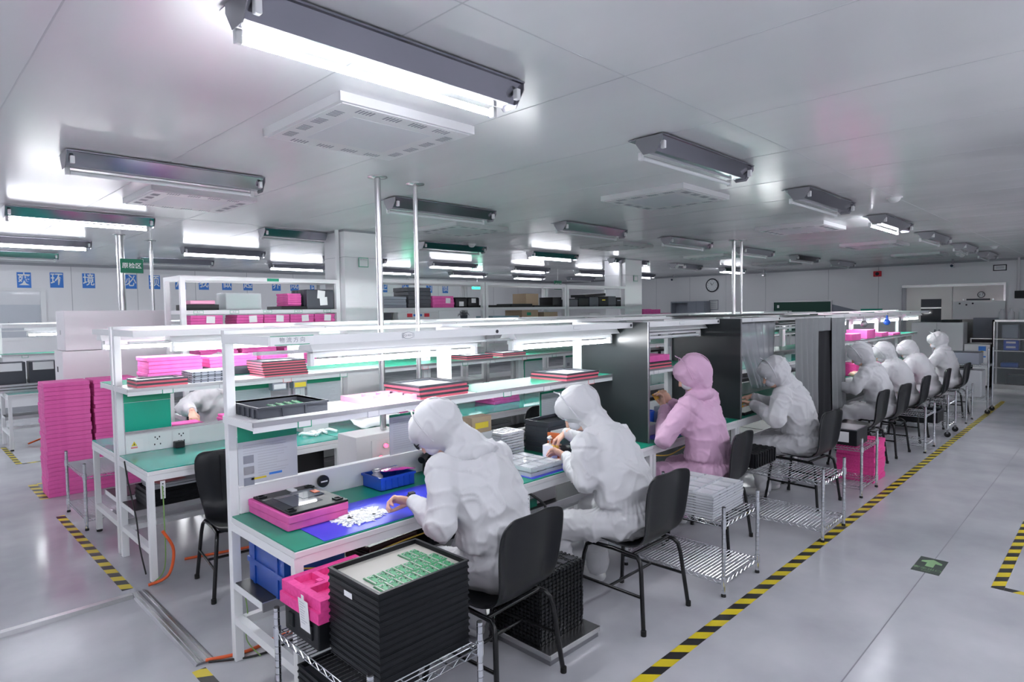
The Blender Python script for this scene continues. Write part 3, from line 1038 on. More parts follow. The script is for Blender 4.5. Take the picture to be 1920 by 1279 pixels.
# ---------------------------------------------------------------- black tray stack on the floor dolly behind the nearest chair
b = MB()
b.box(0, .42, 0, .46, .03, .06, M_STEEL, c=.004)
b.box(.01, .41, .01, .45, .0, .03, M_DARKSTEEL)
tag(b.build('floor_dolly', loc=(2.30, 2.035, 0), rot=0), 'flat stainless floor dolly under the black slotted trays', 'dolly')
def slot_tray():
    t = thing('slotted_tray', '', 'tray')
    b = MB()
    b.box(-.18, .18, -.17, .17, 0, .016, M_TRAYBLK, c=.003)
    for k in range(12):
        b.box(-.165 + .03 * k - .006, -.165 + .03 * k + .006, -.174, .174, .001, .0195, M_TRAYBLK)
        b.box(-.184, .184, -.155 + .028 * k - .005, -.155 + .028 * k + .005, .001, .0195, M_TRAYBLK)
    b.build('body', t)
    b = MB()
    for i in range(5):
        for j in range(3):
            b.box(-.14 + .07 * i - .022, -.14 + .07 * i + .018, -.11 + .11 * j - .03, -.11 + .11 * j + .03, .0195, .021, M_INKBLK)
    b.build('pockets', t)
    return t
stack(slot_tray(), 17, 2.51, 2.30, .061, .0212, 'black slotted tray, %s in the stack on the floor dolly', 'black slotted trays on the dolly', jit=.002)

# ---------------------------------------------------------------- blister block and other loads on the aisle carts
def blister(label='', w=.34, d=.30, h=.016, m=M_CLEAR):
    t = thing('blister_tray', label, 'blister tray')
    b = MB()
    b.box(-w / 2, w / 2, -d / 2, d / 2, 0, .002, m)
    ring(b, -w / 2, w / 2, -d / 2, d / 2, .002, h * .8, .003, m)
    b.build('rim', t)
    b = MB()
    for i in range(4):
        for j in range(3):
            x, y = -w / 2 + w * (i + .5) / 4, -d / 2 + d * (j + .5) / 3
            b.box(x - w * .1, x + w * .1, y - d * .14, y + d * .14, .002, h * .9, m)
    b.build('pockets', t)
    return t
bl = blister('', .46, .40, .017, M_CLOUDY)
stack(bl, 9, 3.87, 2.05, .465, .0175, 'clear blister tray, %s of the block on the low wire cart', 'clear blister trays on the cart', rz=.03, jit=.003, jr=.01)
b = MB().box(-.06, .06, -.001, .001, -.07, .07, M_PAPER)
tag(b.build('paper_tag', loc=(3.87, 2.63, .62), rot=(0.1, 0, .2)), 'white slip hanging behind the blister tray block', 'paper')
b = MB()
b.box(-.2, .2, -.16, .16, 0, .12, M_TRAYBLK, c=.006)
for i in range(8):
    b.box(-.175 + .05 * i - .012, -.175 + .05 * i + .012, -.17, .17, .01, .122, M_TRAYBLK, c=.003)
for i in range(6):
    b.box(-.21, .21, -.13 + .052 * i - .012, -.13 + .052 * i + .012, .01, .122, M_TRAYBLK, c=.003)
tag(b.build('ribbed_crate', loc=(5.24, 2.33, .465)), 'black ribbed crate on the inner end of a wire cart', 'crate')
b = MB()
b.box(-.17, .17, -.2, .2, 0, .15, M_TRAYBLK, c=.005)
b.box(-.16, .16, -.19, .19, .15, .158, M_DARKSTEEL)
b.box(-.171, -.170, -.13, .14, .03, .13, M_PAPER)
tag(b.build('papered_box', loc=(6.65, 2.02, .465)), 'black box with a white paper on its side, on wire cart', 'box')
sl = slab('foam_block', '', .40, .36, .052, M_PINKHOT)
stack(sl, 7, 7.22, 1.99, .0, .0525, 'bright pink foam block, %s of the floor pile past the black box', 'pink foam floor pile by the aisle', jit=.006, jr=.02)
ft2 = foam_tray('foam_tray', '', .40, .36, .04, 3, 2, M_PINKHOT, M_PINKHOT, wall=.03)
ft2.location = (7.22, 1.99, .3685)
tag(ft2, 'pink foam pocket tray on top of the floor pile by the aisle')
def pinkbox(x, y, z, s, label):
    tag(MB().box(-s[0] / 2, s[0] / 2, -s[1] / 2, s[1] / 2, 0, s[2], M_PINKHOT, c=.005).build('foam_block', loc=(x, y, z)), label, 'foam block')
pinkbox(9.02, 2.28, .466, (.22, .26, .09), 'small pink foam block on the cart behind first far chair')
pinkbox(10.42, 2.27, .466, (.28, .26, .085), 'pink foam block on the cart behind second far chair')
b = MB()
ring(b, -.2, .2, -.24, .24, 0, .15, .012, M_TRAYBLK)
b.box(-.19, .19, -.23, .23, 0, .006, M_TRAYBLK)
ring(b, -.21, .21, -.25, .25, .15, .165, .02, M_TRAYGRY)
tag(b.build('deep_tray', loc=(10.42, 2.1, .166)), 'deep black tray on the lower shelf of the caster cart', 'tray')
b = MB()
b.box(-.2, .2, -.26, .26, 0, .19, MATS['mid_grey_plastic'], c=.01)
b.box(-.19, .19, -.25, .25, .19, .2, M_TRAYGRY)
tag(b.build('grey_bin', loc=(12.97, 2.02, .806)), 'dark grey bin on top shelf of the tall caster cart', 'bin')
b = MB().box(-.2, .2, -.3, .3, 0, .45, M_CLOUDY, c=.02)
tag(b.build('plastic_bag', loc=(12.97, 2.02, .256)), 'cloudy white plastic bag on lower shelf of the tall caster cart', 'bag')
# ---------------------------------------------------------------- nearest bench: table top
b = MB().box(0, .98, 0, .415, 0, .002, M_BLUEMAT)
tag(b.build('blue_mat', loc=(1.37, 2.562, TT + .0005)), 'bright blue work mat on the nearest green bench top', 'mat')
b = MB().box(-.16, .16, -.22, .22, 0, .036, M_PINK, c=.004)
ob = tag(b.build('foam_block', loc=(1.468, 3.015, TT + .003)), 'lower pink foam slab on the left end of nearest bench', 'foam block')
ob = dup(ob, (1.466, 3.01, TT + .0395), .02, 'upper pink foam slab under the black panel on nearest bench')
t = thing('display_panel', 'black moulded panel with glossy cut-outs lying on pink foam', 'panel', (1.475, 3.00, TT + .076), .01)
b = MB()
b.box(-.155, .155, -.205, .205, 0, .012, M_TRAYBLK, c=.003)
b.build('frame', t)
b = MB()
b.box(-.10, .06, -.12, .10, .012, .0135, M_DARKGLASS)
b.box(.0, .12, -.03, .12, .0135, .0145, M_LENS)
b.build('screen', t)
for (x, y) in ((-.13, -.16), (-.13, .16), (.12, -.16), (.13, .15)):
    b = MB()
    ring(b, x - .02, x + .02, y - .02, y + .02, .012, .018, .006, M_TRAYBLK)
    b.build('corner_clip', t)
b = MB()
b.box(.09, .12, .02, .07, .0145, .017, M_ORANGE)
b.build('flex_cable', t)
MB().box(.02, .05, .13, .19, .012, .02, M_PAPER).build('connector_tab', t)
# heap of small white parts
b = MB()
rr = random.Random(11)
for i in range(620):
    u, v = rr.gauss(0, .5), rr.gauss(0, .5)
    if abs(u) > 1 or abs(v) > 1: continue
    x, y = u * .14, v * .095
    L, wd = rr.uniform(.006, .02), rr.uniform(.002, .005)
    zz = rr.uniform(0, .016) * max(0, 1 - (u * u + v * v))
    M = Matrix.Translation((x, y, zz)) @ Matrix.Rotation(rr.uniform(0, PI), 4, 'Z') @ Matrix.Rotation(rr.uniform(-.3, .3), 4, 'X')
    b.box(-L, L, -wd, wd, 0, .003, M_SIGNWHT, M)
for i in range(16):
    M = Matrix.Translation((rr.uniform(-.08, .11), rr.uniform(-.06, .06), .008)) @ Matrix.Rotation(rr.uniform(-.5, .9), 4, 'Z')
    b.box(-.035, .035, -.011, .011, 0, .004, M_SIGNWHT, M)
tag(b.build('white_parts', loc=(1.665, 2.735, TT + .003), rot=.1), 'scattered heap of small white plastic parts on the blue mat', 'parts', kind='stuff')
# blue bin with shielding bag and bottle
def bin_box(name, w, d, h, m, rim=True, ribs=5):
    b = MB()
    prof = lambda s, z: (s, z)
    ring(b, -w / 2 + .008, w / 2 - .008, -d / 2 + .008, d / 2 - .008, 0, h, .004, m)
    b.box(-w / 2 + .008, w / 2 - .008, -d / 2 + .008, d / 2 - .008, 0, .004, m)
    if rim:
        ring(b, -w / 2, w / 2, -d / 2, d / 2, h - .014, h, .013, m)
    for i in range(ribs):
        x = -w / 2 + w * (i + 1) / (ribs + 1)
        b.box(x - .002, x + .002, -d / 2 + .003, d / 2 - .003, .002, h - .012, m) if False else None
        b.box(x - .002, x + .002, -d / 2 + .004, -d / 2 + .008, .004, h - .012, m)
        b.box(x - .002, x + .002, d / 2 - .008, d / 2 - .004, .004, h - .012, m)
    return b
tag(bin_box('x', .25, .205, .078, M_BLUEBIN).build('parts_bin', loc=(2.10, 3.13, TT + .001)), 'bright blue parts bin behind the nearest worker\'s left hand', 'bin')
b = MB()
b.lathe((0, 0, 0), [(.032, 0), (.036, .01), (.036, .06), (.022, .075), (.022, .085)], M_CLOUDY, 16)
t = thing('solvent_bottle', 'clear bottle with ring cap in the blue parts bin', 'bottle', (2.03, 3.15, TT + .006))
b.build('body', t)
MB().lathe((0, 0, .085), [(.026, 0), (.028, .012), (.015, .016)], M_GREYEDGE, 16).build('cap', t)
# shielding bag: a puffed, tilted sheet
vs, fs = [], []
nx, ny = 10, 8
for i in range(nx + 1):
    for j in range(ny + 1):
        u, v = i / nx - .5, j / ny - .5
        e = max(0, 1 - (2 * abs(u)) ** 3) * max(0, 1 - (2 * abs(v)) ** 3)
        vs.append((u * .2, v * .15, .012 * e + .004 * noise.noise(Vector((u * 9, v * 7, 1)))))
for i in range(nx):
    for j in range(ny):
        a = i * (ny + 1) + j
        fs.append((a, a + ny + 1, a + ny + 2, a + 1))
b = MB().add(vs, fs, M_PINKFILM, True)
ob = tag(b.build('shielding_bag', loc=(2.135, 3.12, TT + .092), rot=(R(-8), R(3), -.1)), 'shiny magenta anti-static bag lying across the blue bin', 'bag')
so = ob.modifiers.new('s', 'SOLIDIFY'); so.thickness = .004
# black hub fan by the trunking
b = MB()
b.lathe((0, 0, 0), [(.03, -.012), (.034, -.008), (.034, .008), (.03, .012)], M_BLACK, 20, 'Y')
b.box(-.02, .02, -.013, -.011, -.004, .004, M_PAPER)
tag(b.build('cable_reel', loc=(1.72, 3.215, TT + .085)), 'small black round reel against the socket trunking', 'reel')
# soldering fan / desk phone black and white box near worker one
b = MB()
b.box(-.05, .05, -.04, .04, 0, .12, M_BLACK, c=.01)
b.tube([(-.12, -.02, .11), (-.05, 0, .135), (.03, 0, .13)], .024, M_BLACK, 10)
tag(b.build('tape_dispenser', loc=(2.44, 3.15, TT + .001), rot=.2), 'black dispenser standing on the green mat behind the worker', 'dispenser')
b = MB()
b.box(-.075, .075, -.05, .05, 0, .19, M_PAPER, c=.004)
for i in range(3):
    b.lathe((-.035, -.051, .05 + .045 * i), [(.011, 0), (.011, -.001)], M_BLUESIGN, 10, 'Y')
    b.box(-.01, .05, -.0515, -.05, .045 + .045 * i, .05 + .045 * i, M_INKLT)
tag(b.build('carton', loc=(2.545, 3.10, TT + .001), rot=.05), 'white carton with blue round marks behind the nearest worker', 'carton')
b = MB()
ring(b, -.07, .07, -.055, .055, 0, .035, .006, M_TRAYBLK)
b.box(-.07, .07, -.055, .055, 0, .004, M_TRAYBLK)
tag(b.build('small_tray', loc=(2.36, 2.90, TT + .003), rot=.1), 'small black dish under the nearest worker\'s right hand', 'tray')

# ---------------------------------------------------------------- nearest bench: upper shelf
t = thing('deep_tray', 'dark grey deep tray holding green boards on the nearest upper shelf', 'tray', (1.465, 3.185, SH + .001))
b = MB()
ring(b, -.185, .185, -.17, .17, 0, .055, .006, M_TRAYGRY)
ring(b, -.19, .19, -.175, .175, .046, .056, .011, M_TRAYGRY)
for i in range(5):
    y = -.12 + .06 * i
    b.box(-.191, -.185, y - .012, y + .012, .0, .046, M_TRAYGRY)
    b.box(.185, .191, y - .012, y + .012, .0, .046, M_TRAYGRY)
for x in (-.06, .06):
    b.box(x - .004, x + .004, -.176, -.17, 0, .046, M_TRAYGRY)
b.build('wall', t)
MB().box(-.18, .18, -.165, .165, 0, .004, M_TRAYBLK).build('floor', t)
for i in range(4):
    dup(pc, (1.43 + .05 * i, 3.15 + .012 * i, SH + .032), None, 'green circuit board in the dark grey tray, %s from the left' % ORD[i], 'boards in the grey tray', rot=(.22, .1, .35))
paper('paper_sheet', 'white sheets beside the dark grey tray on the nearest upper shelf', 1.78, 3.11, SH + .001, .24, .20, .12)
f = foam_tray('foam_tray', 'pale pink open foam tray with cut-outs on the nearest upper shelf', .36, .30, .03, 3, 2, M_PINKLT, M_PINKLT)
f.location = (2.06, 3.13, SH + .001)
b3 = band_tray('banded_tray', '', .38, .36, .024)
stack(b3, 3, 2.395, 3.13, SH + .001, .0265, 'black tray with coral edge, %s above the nearest worker\'s head', 'coral-edged trays above the nearest worker', jit=.005, jr=.02)
stack(dup(b3), 2, 3.66, 3.06, SH + .001, .0265, 'black tray with coral edge, %s of the pair beside the dark partition', 'coral-edged trays beside the partition', jit=.004)
# bench C shelf
sl = slab('foam_block', 'thick pink foam block on the shelf above the worker in pink', .36, .33, .055, M_PINK)
sl.location = (4.78, 2.99 + .1, SH + .001 + .054)
stack(dup(b3), 2, 4.78, 3.09, SH + .001, .0265, 'black tray with coral edge, %s under the pink block above pink worker', 'coral-edged trays above the pink worker', jit=.004)
sl2 = slab('foam_block', 'pink foam sheet standing at the second dark partition edge', .06, .3, .22, M_PINK)
sl2.location = (5.66, 2.98, SH + .001)

# ---------------------------------------------------------------- instruction sheets hung on bench frames
def doc_sheet(name, label, x, y, z0, z1, w, head=.05, pics=True, m_head=M_GREENLBL, border=False):
    h = z1 - z0
    b = MB()
    b.box(0, w, -.002, .002, 0, h, M_SHEET)
    b.box(0, w, -.0026, -.002, h - head, h, m_head)
    if border:
        b.box(0, .018, -.0026, -.002, 0, h, m_head)
    rr = random.Random(int(x * 100))
    k = int((h - head - .03) / .014)
    for i in range(k):
        zz = h - head - .02 - .014 * i
        x0 = w * (.32 if pics and i > 3 else .08)
        b.box(x0, w * rr.uniform(.6, .95), -.0026, -.002, zz - .0022, zz + .0022, M_INKLT)
    if pics:
        for i in range(3):
            zz = h - head - .095 - .058 * i
            b.box(w * .08, w * .25, -.0028, -.002, zz - .02, zz + .022, [M_INK, M_GREYEDGE, M_MIDGRY][i])
        b.box(w * .2, w * .45, -.0028, -.002, .02, .03, M_YEL)
        b.box(w * .5, w * .72, -.0028, -.002, .03, .042, M_BLUESIGN)
    return tag(b.build(name, loc=(x, y, z0)), label, 'sheet')
doc_sheet('instruction_sheet', 'green-headed instruction sheet with three photos on nearest bench end', 1.265, 3.245, .915, 1.225, .32, .085)
doc_sheet('instruction_sheet', 'green-headed text sheet hung left of the nearest worker\'s head', 2.19, 3.245, .915, 1.165, .34, .016, False)
doc_sheet('instruction_sheet', 'green-bordered text sheet hung left of the second worker\'s head', 3.575, 3.245, .94, 1.165, .33, .016, False, border=True)
doc_sheet('instruction_sheet', 'teal empty sheet holder at left end of the second bench row', 1.245, 5.295, .935, 1.225, .32, .07, False)
b = MB()
b.box(0, .315, -.0008, 0, 0, .215, mat('teal_film', (.02, .38, .26), .15))
tag(b.build('film_sheet', loc=(1.247, 5.291, .937)), 'teal film in the holder at left end of second row', 'sheet')
for i, (x, lb) in enumerate([(2.02, 'seen above the dark grey tray'), (2.70, 'behind the pale pink foam tray'), (5.55, 'above the second worker, left one'), (6.35, 'above the second worker, right one')]):
    doc_sheet('instruction_sheet', 'green-headed sheet on second bench row ' + lb, x, 5.295, .95, 1.225, .34, .06 if i < 2 else .05, i == 3, border=i == 2)
# ---------------------------------------------------------------- people
def cap(b, p0, r0, p1, r1, m=None, n=12, sc=(1, 1)):
    p0, p1 = Vector(p0), Vector(p1)
    d = (p1 - p0)
    L = d.length
    if L < 1e-6: d = Vector((0, 0, 1)); L = 1e-6
    d.normalize()
    a = d.cross(Vector((0, 0, 1)) if abs(d.z) < .9 else Vector((1, 0, 0))).normalized()
    c = d.cross(a)
    rows = []
    for i in range(5):
        t = -PI / 2 + PI / 2 * i / 4
        rows.append((p0 + d * (r0 * math.sin(t)), max(r0 * math.cos(t), r0 * .02)))
    for i in range(5):
        t = PI / 2 * i / 4
        rows.append((p1 + d * (r1 * math.sin(t)), max(r1 * math.cos(t), r1 * .02)))
    vs, fs = [], []
    for q, r in rows:
        for j in range(n):
            t = 2 * PI * j / n
            vs.append(q + a * (r * math.cos(t) * sc[0]) + c * (r * math.sin(t) * sc[1]))
    for i in range(9):
        for j in range(n):
            j2 = (j + 1) % n
            fs.append((i * n + j, i * n + j2, (i + 1) * n + j2, (i + 1) * n + j))
    fs.append(tuple(range(n))[::-1]); fs.append(tuple(range(9 * n, 10 * n)))
    b.add(vs, fs, m or M_SUIT, True)

def ell(b, c, r, Rm=None, m=None, n=16, k=10):
    c = Vector(c)
    Rm = Rm or Matrix.Identity(3)
    vs, fs = [], []
    for i in range(k + 1):
        t = -PI / 2 + PI * i / k
        ct, st = max(math.cos(t), .01), math.sin(t)
        for j in range(n):
            u = 2 * PI * j / n
            vs.append(c + Rm @ Vector((r[0] * ct * math.cos(u), r[1] * ct * math.sin(u), r[2] * st)))
    for i in range(k):
        for j in range(n):
            j2 = (j + 1) % n
            fs.append((i * n + j, i * n + j2, (i + 1) * n + j2, (i + 1) * n + j))
    fs.append(tuple(range(n))[::-1]); fs.append(tuple(range(k * n, (k + 1) * n)))
    b.add(vs, fs, m or M_SUIT, True)

def fuse(b, voxel, smooth=3, fn=None):
    """closed overlapping shapes -> one continuous smooth surface (verts, faces)"""
    me = bpy.data.meshes.new('f')
    me.from_pydata(b.v, [], b.f)
    o = bpy.data.objects.new('f', me)
    COL.objects.link(o)
    md = o.modifiers.new('r', 'REMESH'); md.mode = 'VOXEL'; md.voxel_size = voxel
    if smooth:
        s = o.modifiers.new('s', 'SMOOTH'); s.factor = .5; s.iterations = smooth
    dg = bpy.context.evaluated_depsgraph_get()
    ev = o.evaluated_get(dg)
    e = ev.to_mesh()
    vs = [v.co.copy() for v in e.vertices]
    if fn:
        vs = [v + fn(v, nn.normal) for v, nn in zip(vs, e.vertices)]
    fs = [tuple(p.vertices) for p in e.polygons]
    ev.to_mesh_clear()
    bpy.data.objects.remove(o)
    bpy.data.meshes.remove(me)
    return vs, fs

def folds(amp, seed, waist=None, arms=()):
    s = Vector((seed * 3.1, seed * 1.7, seed * 2.3))
    def fn(v, n):
        q = Vector((v.x, v.y, v.z))
        wq = q + .10 * Vector((noise.noise(q * 5 + s), noise.noise(q * 5 + s + Vector((9, 1, 4))), noise.noise(q * 5 + s + Vector((2, 7, 5)))))
        a = 1 - abs(noise.noise(Vector((wq.x * 5.5, wq.y * 5.5, wq.z * 3.2)) + s))
        c = 1 - abs(noise.noise(Vector((wq.x * 9 + wq.z * 5, wq.y * 9, wq.z * 9 - wq.x * 4)) + s * 2))
        d = amp * (a ** 7 * 1.0 + c ** 9 * .55 - .35)
        if waist:
            d -= .012 * math.exp(-((v.z - waist) / .010) ** 2)
            d += .006 * math.exp(-((v.z - waist - .03) / .02) ** 2)
            if abs(v.z - waist) < .09:
                d += .004 * math.sin(70 * math.atan2(v.y, v.x) * .5 + 3 * noise.noise(q * 9)) * (1 - abs(v.z - waist) / .09)
        for S_, E_, W_ in arms:
            a_ = E_ - S_
            t_ = (v - S_).dot(a_) / a_.length_squared
            if -.2 < t_ < .6:
                r_ = (v - S_ - a_ * t_).length
                if r_ < .14:
                    d -= .007 * math.exp(-(((t_ - .10) * a_.length) / .007) ** 2)
            e_ = (v - E_).length
            if e_ < .15:
                u_ = (v - E_).dot((W_ - S_).normalized())
                d += .006 * math.sin(u_ * 95 + 2.5 * noise.noise(q * 10 + s)) * (1 - e_ / .15)
            w_ = (v - W_).length
            if w_ < .12:
                u_ = (v - W_).dot((W_ - E_).normalized())
                d += .004 * math.sin(u_ * 130 + 2 * noise.noise(q * 12 + s)) * (1 - w_ / .12)
        return n * d
    return fn

HAND = {}
def hand_mesh(side, curl):
    key = (side, curl)
    if key in HAND: return HAND[key]
    b = MB()
    s = side
    ell(b, (0, .045, 0), (.040, .052, .017), n=12, k=8)
    cap(b, (-s * .028, .08, .002), .0125, (s * .03, .075, .0), .0115, n=10)
    cap(b, (0, -.03, 0), .025, (0, .02, 0), .026, sc=(1, .75), n=12)
    tips = []
    for i, (x, L) in enumerate(((-.030, .074), (-.010, .082), (.012, .075), (.032, .058))):
        p = Vector((s * x, .083 - .005 * (i == 3), .002))
        ang = -R(18 + curl * (25 + 6 * i))
        segs = (.45, .30, .25)
        for k, f in enumerate(segs):
            q = p + Vector((s * x * .12, math.cos(ang), math.sin(ang))).normalized() * (L * f)
            cap(b, p, .0092 - .0008 * k, q, .0086 - .0009 * k, n=8)
            if k == 1: mid = p.copy()
            p = q
            ang -= R(14 + curl * 34)
        tips.append((mid, p))
    t0, t1, t2, t3 = Vector((-s * .022, .015, -.006)), Vector((-s * .048, .045, -.016)), Vector((-s * (.052 - .012 * curl), .075, -.028 - .012 * curl)), Vector((-s * (.046 - .022 * curl), .097, -.036 - .022 * curl))
    cap(b, t0, .016, t1, .0125, n=8); cap(b, t1, .0115, t2, .0100, n=8); cap(b, t2, .0098, t3, .0080, n=8)
    tips.append((t2, t3))
    vs, fs = fuse(b, .0036, 2)
    HAND[key] = (vs, fs, tips)
    return HAND[key]

def basis(y, z):
    y = Vector(y).normalized(); z = Vector(z)
    x = y.cross(z).normalized(); z = x.cross(y)
    return Matrix((x, y, z)).transposed()

def person(label, loc, deg, suit, hc, look, lw, le, rw, re, voxel=.013, seed=1, fingers=True, lh=None, rh=None, spine=(.0, .13), knees=None, cots=('l', 'r'), glasses=False, group=None, sh=(.185, .99), back=1.0, watch=False):
    """seated figure; local frame: chair centre on the floor, facing +y. hc head centre, look face direction, l/r wrist and elbow positions."""
    V = Vector
    hc, look = V(hc), V(look).normalized()
    cx, cy = spine
    L, Rr = V((-sh[0] + cx, cy + .03, sh[1])), V((sh[0] + cx, cy + .03, sh[1]))
    lw, le, rw, re = V(lw), V(le), V(rw), V(re)
    nb = V((cx, cy + .05, sh[1] + .055))
    kn = knees or ((-.16, .36, .50), (.16, .36, .50))
    up = V((0, 0, 1)) - look * look.z
    if up.length < .2: up = V((0, 1, .3))
    up.normalize()
    HR = basis(look, up)            # columns: right, forward, up
    H = lambda x, y, z: hc + HR @ V((x, y, z))

    # --- the body itself: one continuous skin surface, head to feet
    b = MB()
    ell(b, H(0, .005, .02), (.078, .105, .108), HR); ell(b, H(0, .042, -.055), (.058, .062, .065), HR)
    cap(b, H(0, .108, -.005), .011, H(0, .122, -.035), .014, n=8)
    cap(b, H(0, -.01, -.06), .055, nb, .06)
    ell(b, (cx * .6, cy * .8, .88), (.15, .10, .17)); ell(b, (0, 0, .62), (.14, .11, .16))
    for S_, E_, W_ in ((L, le, lw), (Rr, re, rw)):
        cap(b, nb - V((0, 0, .03)), .05, S_, .05); cap(b, S_, .05, E_, .042); cap(b, E_, .042, W_, .028)
    for k, sx in ((kn[0], -1), (kn[1], 1)):
        k = V(k)
        cap(b, (sx * .09, -.02, .53), .075, k, .055); cap(b, k, .052, (k.x, k.y - .06, .09), .036); cap(b, (k.x, k.y - .06, .06), .032, (k.x * 1.05, k.y + .09, .045), .03)
    vs, fs = fuse(b, .013 if fingers else .02, 3)
    body = MB().add(vs, fs, M_SKIN, True)
    cotmb = MB()
    hands = []
    if fingers:
        for s, W_, E_, spec, tagc in ((-1, lw, le, lh, 'l'), (1, rw, re, rh, 'r')):
            d, pn, curl = spec or ((W_ - E_).normalized() + V((0, .2, -.1)), (0, 0, 1), .5)
            hv, hf, tips = hand_mesh(s, curl)
            B = basis(d, pn)
            O = W_ + V(d).normalized() * .012
            body.add([O + B @ v for v in hv], hf, M_SKIN, True)
            hands.append((s, O, B, tips))
            if tagc in cots:
                for (a, c) in (tips[0], tips[1], tips[4]):
                    cap(cotmb, O + B @ a, .0100, O + B @ c, .0092, M_COT, n=8)
    else:
        for W_, E_ in ((lw, le), (rw, re)):
            d = (W_ - E_).normalized()
            q = MB(); cap(q, W_, .028, W_ + d * .08, .03); cap(q, W_ + d * .07, .018, W_ + d * .13 + V((0, 0, -.02)), .012)
            v2, f2 = fuse(q, .01, 1)
            body.add(v2, f2, M_SKIN, True)
    root = tag(body.build('person', loc=loc, rot=R(deg)), label, 'person', group)
    if cotmb.v:
        cotmb.build('finger_cots', root)
    # --- eyes
    for sx in (-1, 1):
        b = MB()
        ell(b, H(sx * .032, .098, .012), (.014, .010, .010), HR, M_SIGNWHT, 10, 6)
        ell(b, H(sx * .032, .106, .011), (.006, .004, .006), HR, M_INKBLK, 8, 5)
        b.box(-.018, .018, -.003, .003, -.003, .003, M_INKBLK, Matrix.Translation(H(sx * .032, .105, .033)) @ HR.to_4x4())
        b.build('eye', root)
    # --- coverall
    b = MB()
    tilt = Matrix.Rotation(-R(20), 3, 'X')
    ell(b, (0, -.03, .565), (.212, .170, .125)); ell(b, (cx * .3, .0 + cy * .2, .70), (.212 * back, .165, .17))
    ell(b, (cx * .5, cy * .42 - .005, .80), (.215 * back, .158, .18), tilt)
    ell(b, (cx * .7, cy * .65, .88), (.218 * back, .152, .185), tilt); ell(b, (cx, cy * .85, .97), (.19 * back, .13, .115), tilt)
    for S_, E_, W_ in ((L, le, lw), (Rr, re, rw)):
        M1 = S_.lerp(E_, .45)
        cap(b, nb - V((0, 0, .04)), .085, S_ - V((0, 0, .02)), .088); cap(b, S_ - V((0, 0, .01)), .090, M1, .080); cap(b, M1, .080, E_, .074)
        cap(b, S_.lerp(V((cx, cy * .7, .85)), .45), .11, M1.lerp(V((cx, cy * .6, .80)), .35), .085)
        cap(b, E_, .073, E_.lerp(W_, .55), .062); cap(b, E_.lerp(W_, .5), .060, E_.lerp(W_, .93), .043)
    cap(b, (cx * .8, cy * .7, .93), .11, nb, .09)
    for k, sx in ((kn[0], -1), (kn[1], 1)):
        k = V(k)
        cap(b, (sx * .095, -.03, .535), .108, k, .085); cap(b, k, .084, (k.x, k.y - .06, .12), .068)
    vs, fs = fuse(b, voxel, 7, folds(.015, seed, .63, ((L, le, lw), (Rr, re, rw))))
    MB().add(vs, fs, suit, True).build('coverall', root)
    # --- cuffs
    for E_, W_ in ((le, lw), (re, rw)):
        d = (W_ - E_).normalized()
        MB().tube([W_ - d * .035, W_ - d * .004], .040, suit, 14, r2=.037).build('cuff', root)
    if watch:
        d = (lw - le).normalized()
        b = MB().tube([lw + d * .002, lw + d * .022], .034, M_BLACK, 14)
        b.box(-.016, .016, -.012, .012, .028, .04, M_BLACK, Matrix.Translation(lw + d * .012) @ basis(d, (0, 0, 1)).to_4x4())
        b.build('wrist_strap', root)
    # --- hood
    b = MB()
    ell(b, H(0, -.026, .022), (.118, .134, .138), HR, n=20, k=14)
    ell(b, H(0, .03, .055), (.108, .096, .088), HR)
    cap(b, H(0, -.035, -.045), .098, nb + V((0, -.01, .02)), .092)
    ell(b, nb + V((0, -.02, -.005)), (.155, .125, .06), tilt)
    cap(b, nb + V((0, -.02, .01)), .07, L.lerp(nb, .35) + V((0, 0, .03)), .05); cap(b, nb + V((0, -.02, .01)), .07, Rr.lerp(nb, .35) + V((0, 0, .03)), .05)
    vs, fs = fuse(b, min(voxel, .009), 4, folds(.013, seed + 5))
    hood = MB().add(vs, fs, suit, True).build('hood', root)
    b = MB()
    pts = [H(.117 * math.cos(t), .03, .030 + .132 * math.sin(t)) for t in [R(-20 + 220 * i / 20) for i in range(21)]]
    b.tube(pts, .0045, suit, 6)
    pts = [H(.004 * (i % 2), -.026 - .137 * math.sin(R(9 * i)), .022 + .141 * math.cos(R(9 * i))) for i in range(11)]
    b.tube(pts, .0035, suit, 6)
    b.tube([H(.02, .03, .158), H(.03, .045, .180), H(.015, .05, .190), H(.005, .04, .172), H(.0, .03, .158)], .003, suit, 5)
    b.build('seam', hood)
    # --- mask
    b = MB()
    ell(b, H(0, .055, -.045), (.066, .060, .055), HR, M_MASK)
    vs, fs = fuse(b, .011, 2)
    m = MB().add(vs, fs, M_MASK, True).build('face_mask', root)
    if glasses:
        b = MB()
        for sx in (-1, 1):
            b.tube([H(sx * .034 + .026 * math.cos(t), .124, .012 + .02 * math.sin(t)) for t in [2 * PI * i / 14 for i in range(15)]], .0028, M_BLACK, 5)
            b.tube([H(sx * .06, .124, .016), H(sx * .088, .06, .016)], .003, M_BLACK, 5)
            ell(b, H(sx * .034, .123, .012), (.024, .002, .018), HR, M_LENS, 12, 6)
        b.build('glasses', root)
    # --- shoes
    for k in kn:
        k = V(k)
        b = MB()
        cap(b, (k.x, k.y - .075, .055), .042, (k.x * 1.05, k.y + .10, .042), .038)
        vs, fs = fuse(b, .014, 2)
        vs = [V((v.x, v.y, max(v.z, .004))) for v in vs]
        sb = MB().add(vs, fs, M_SHOE, True)
        sb.build('shoe', root)
    return root
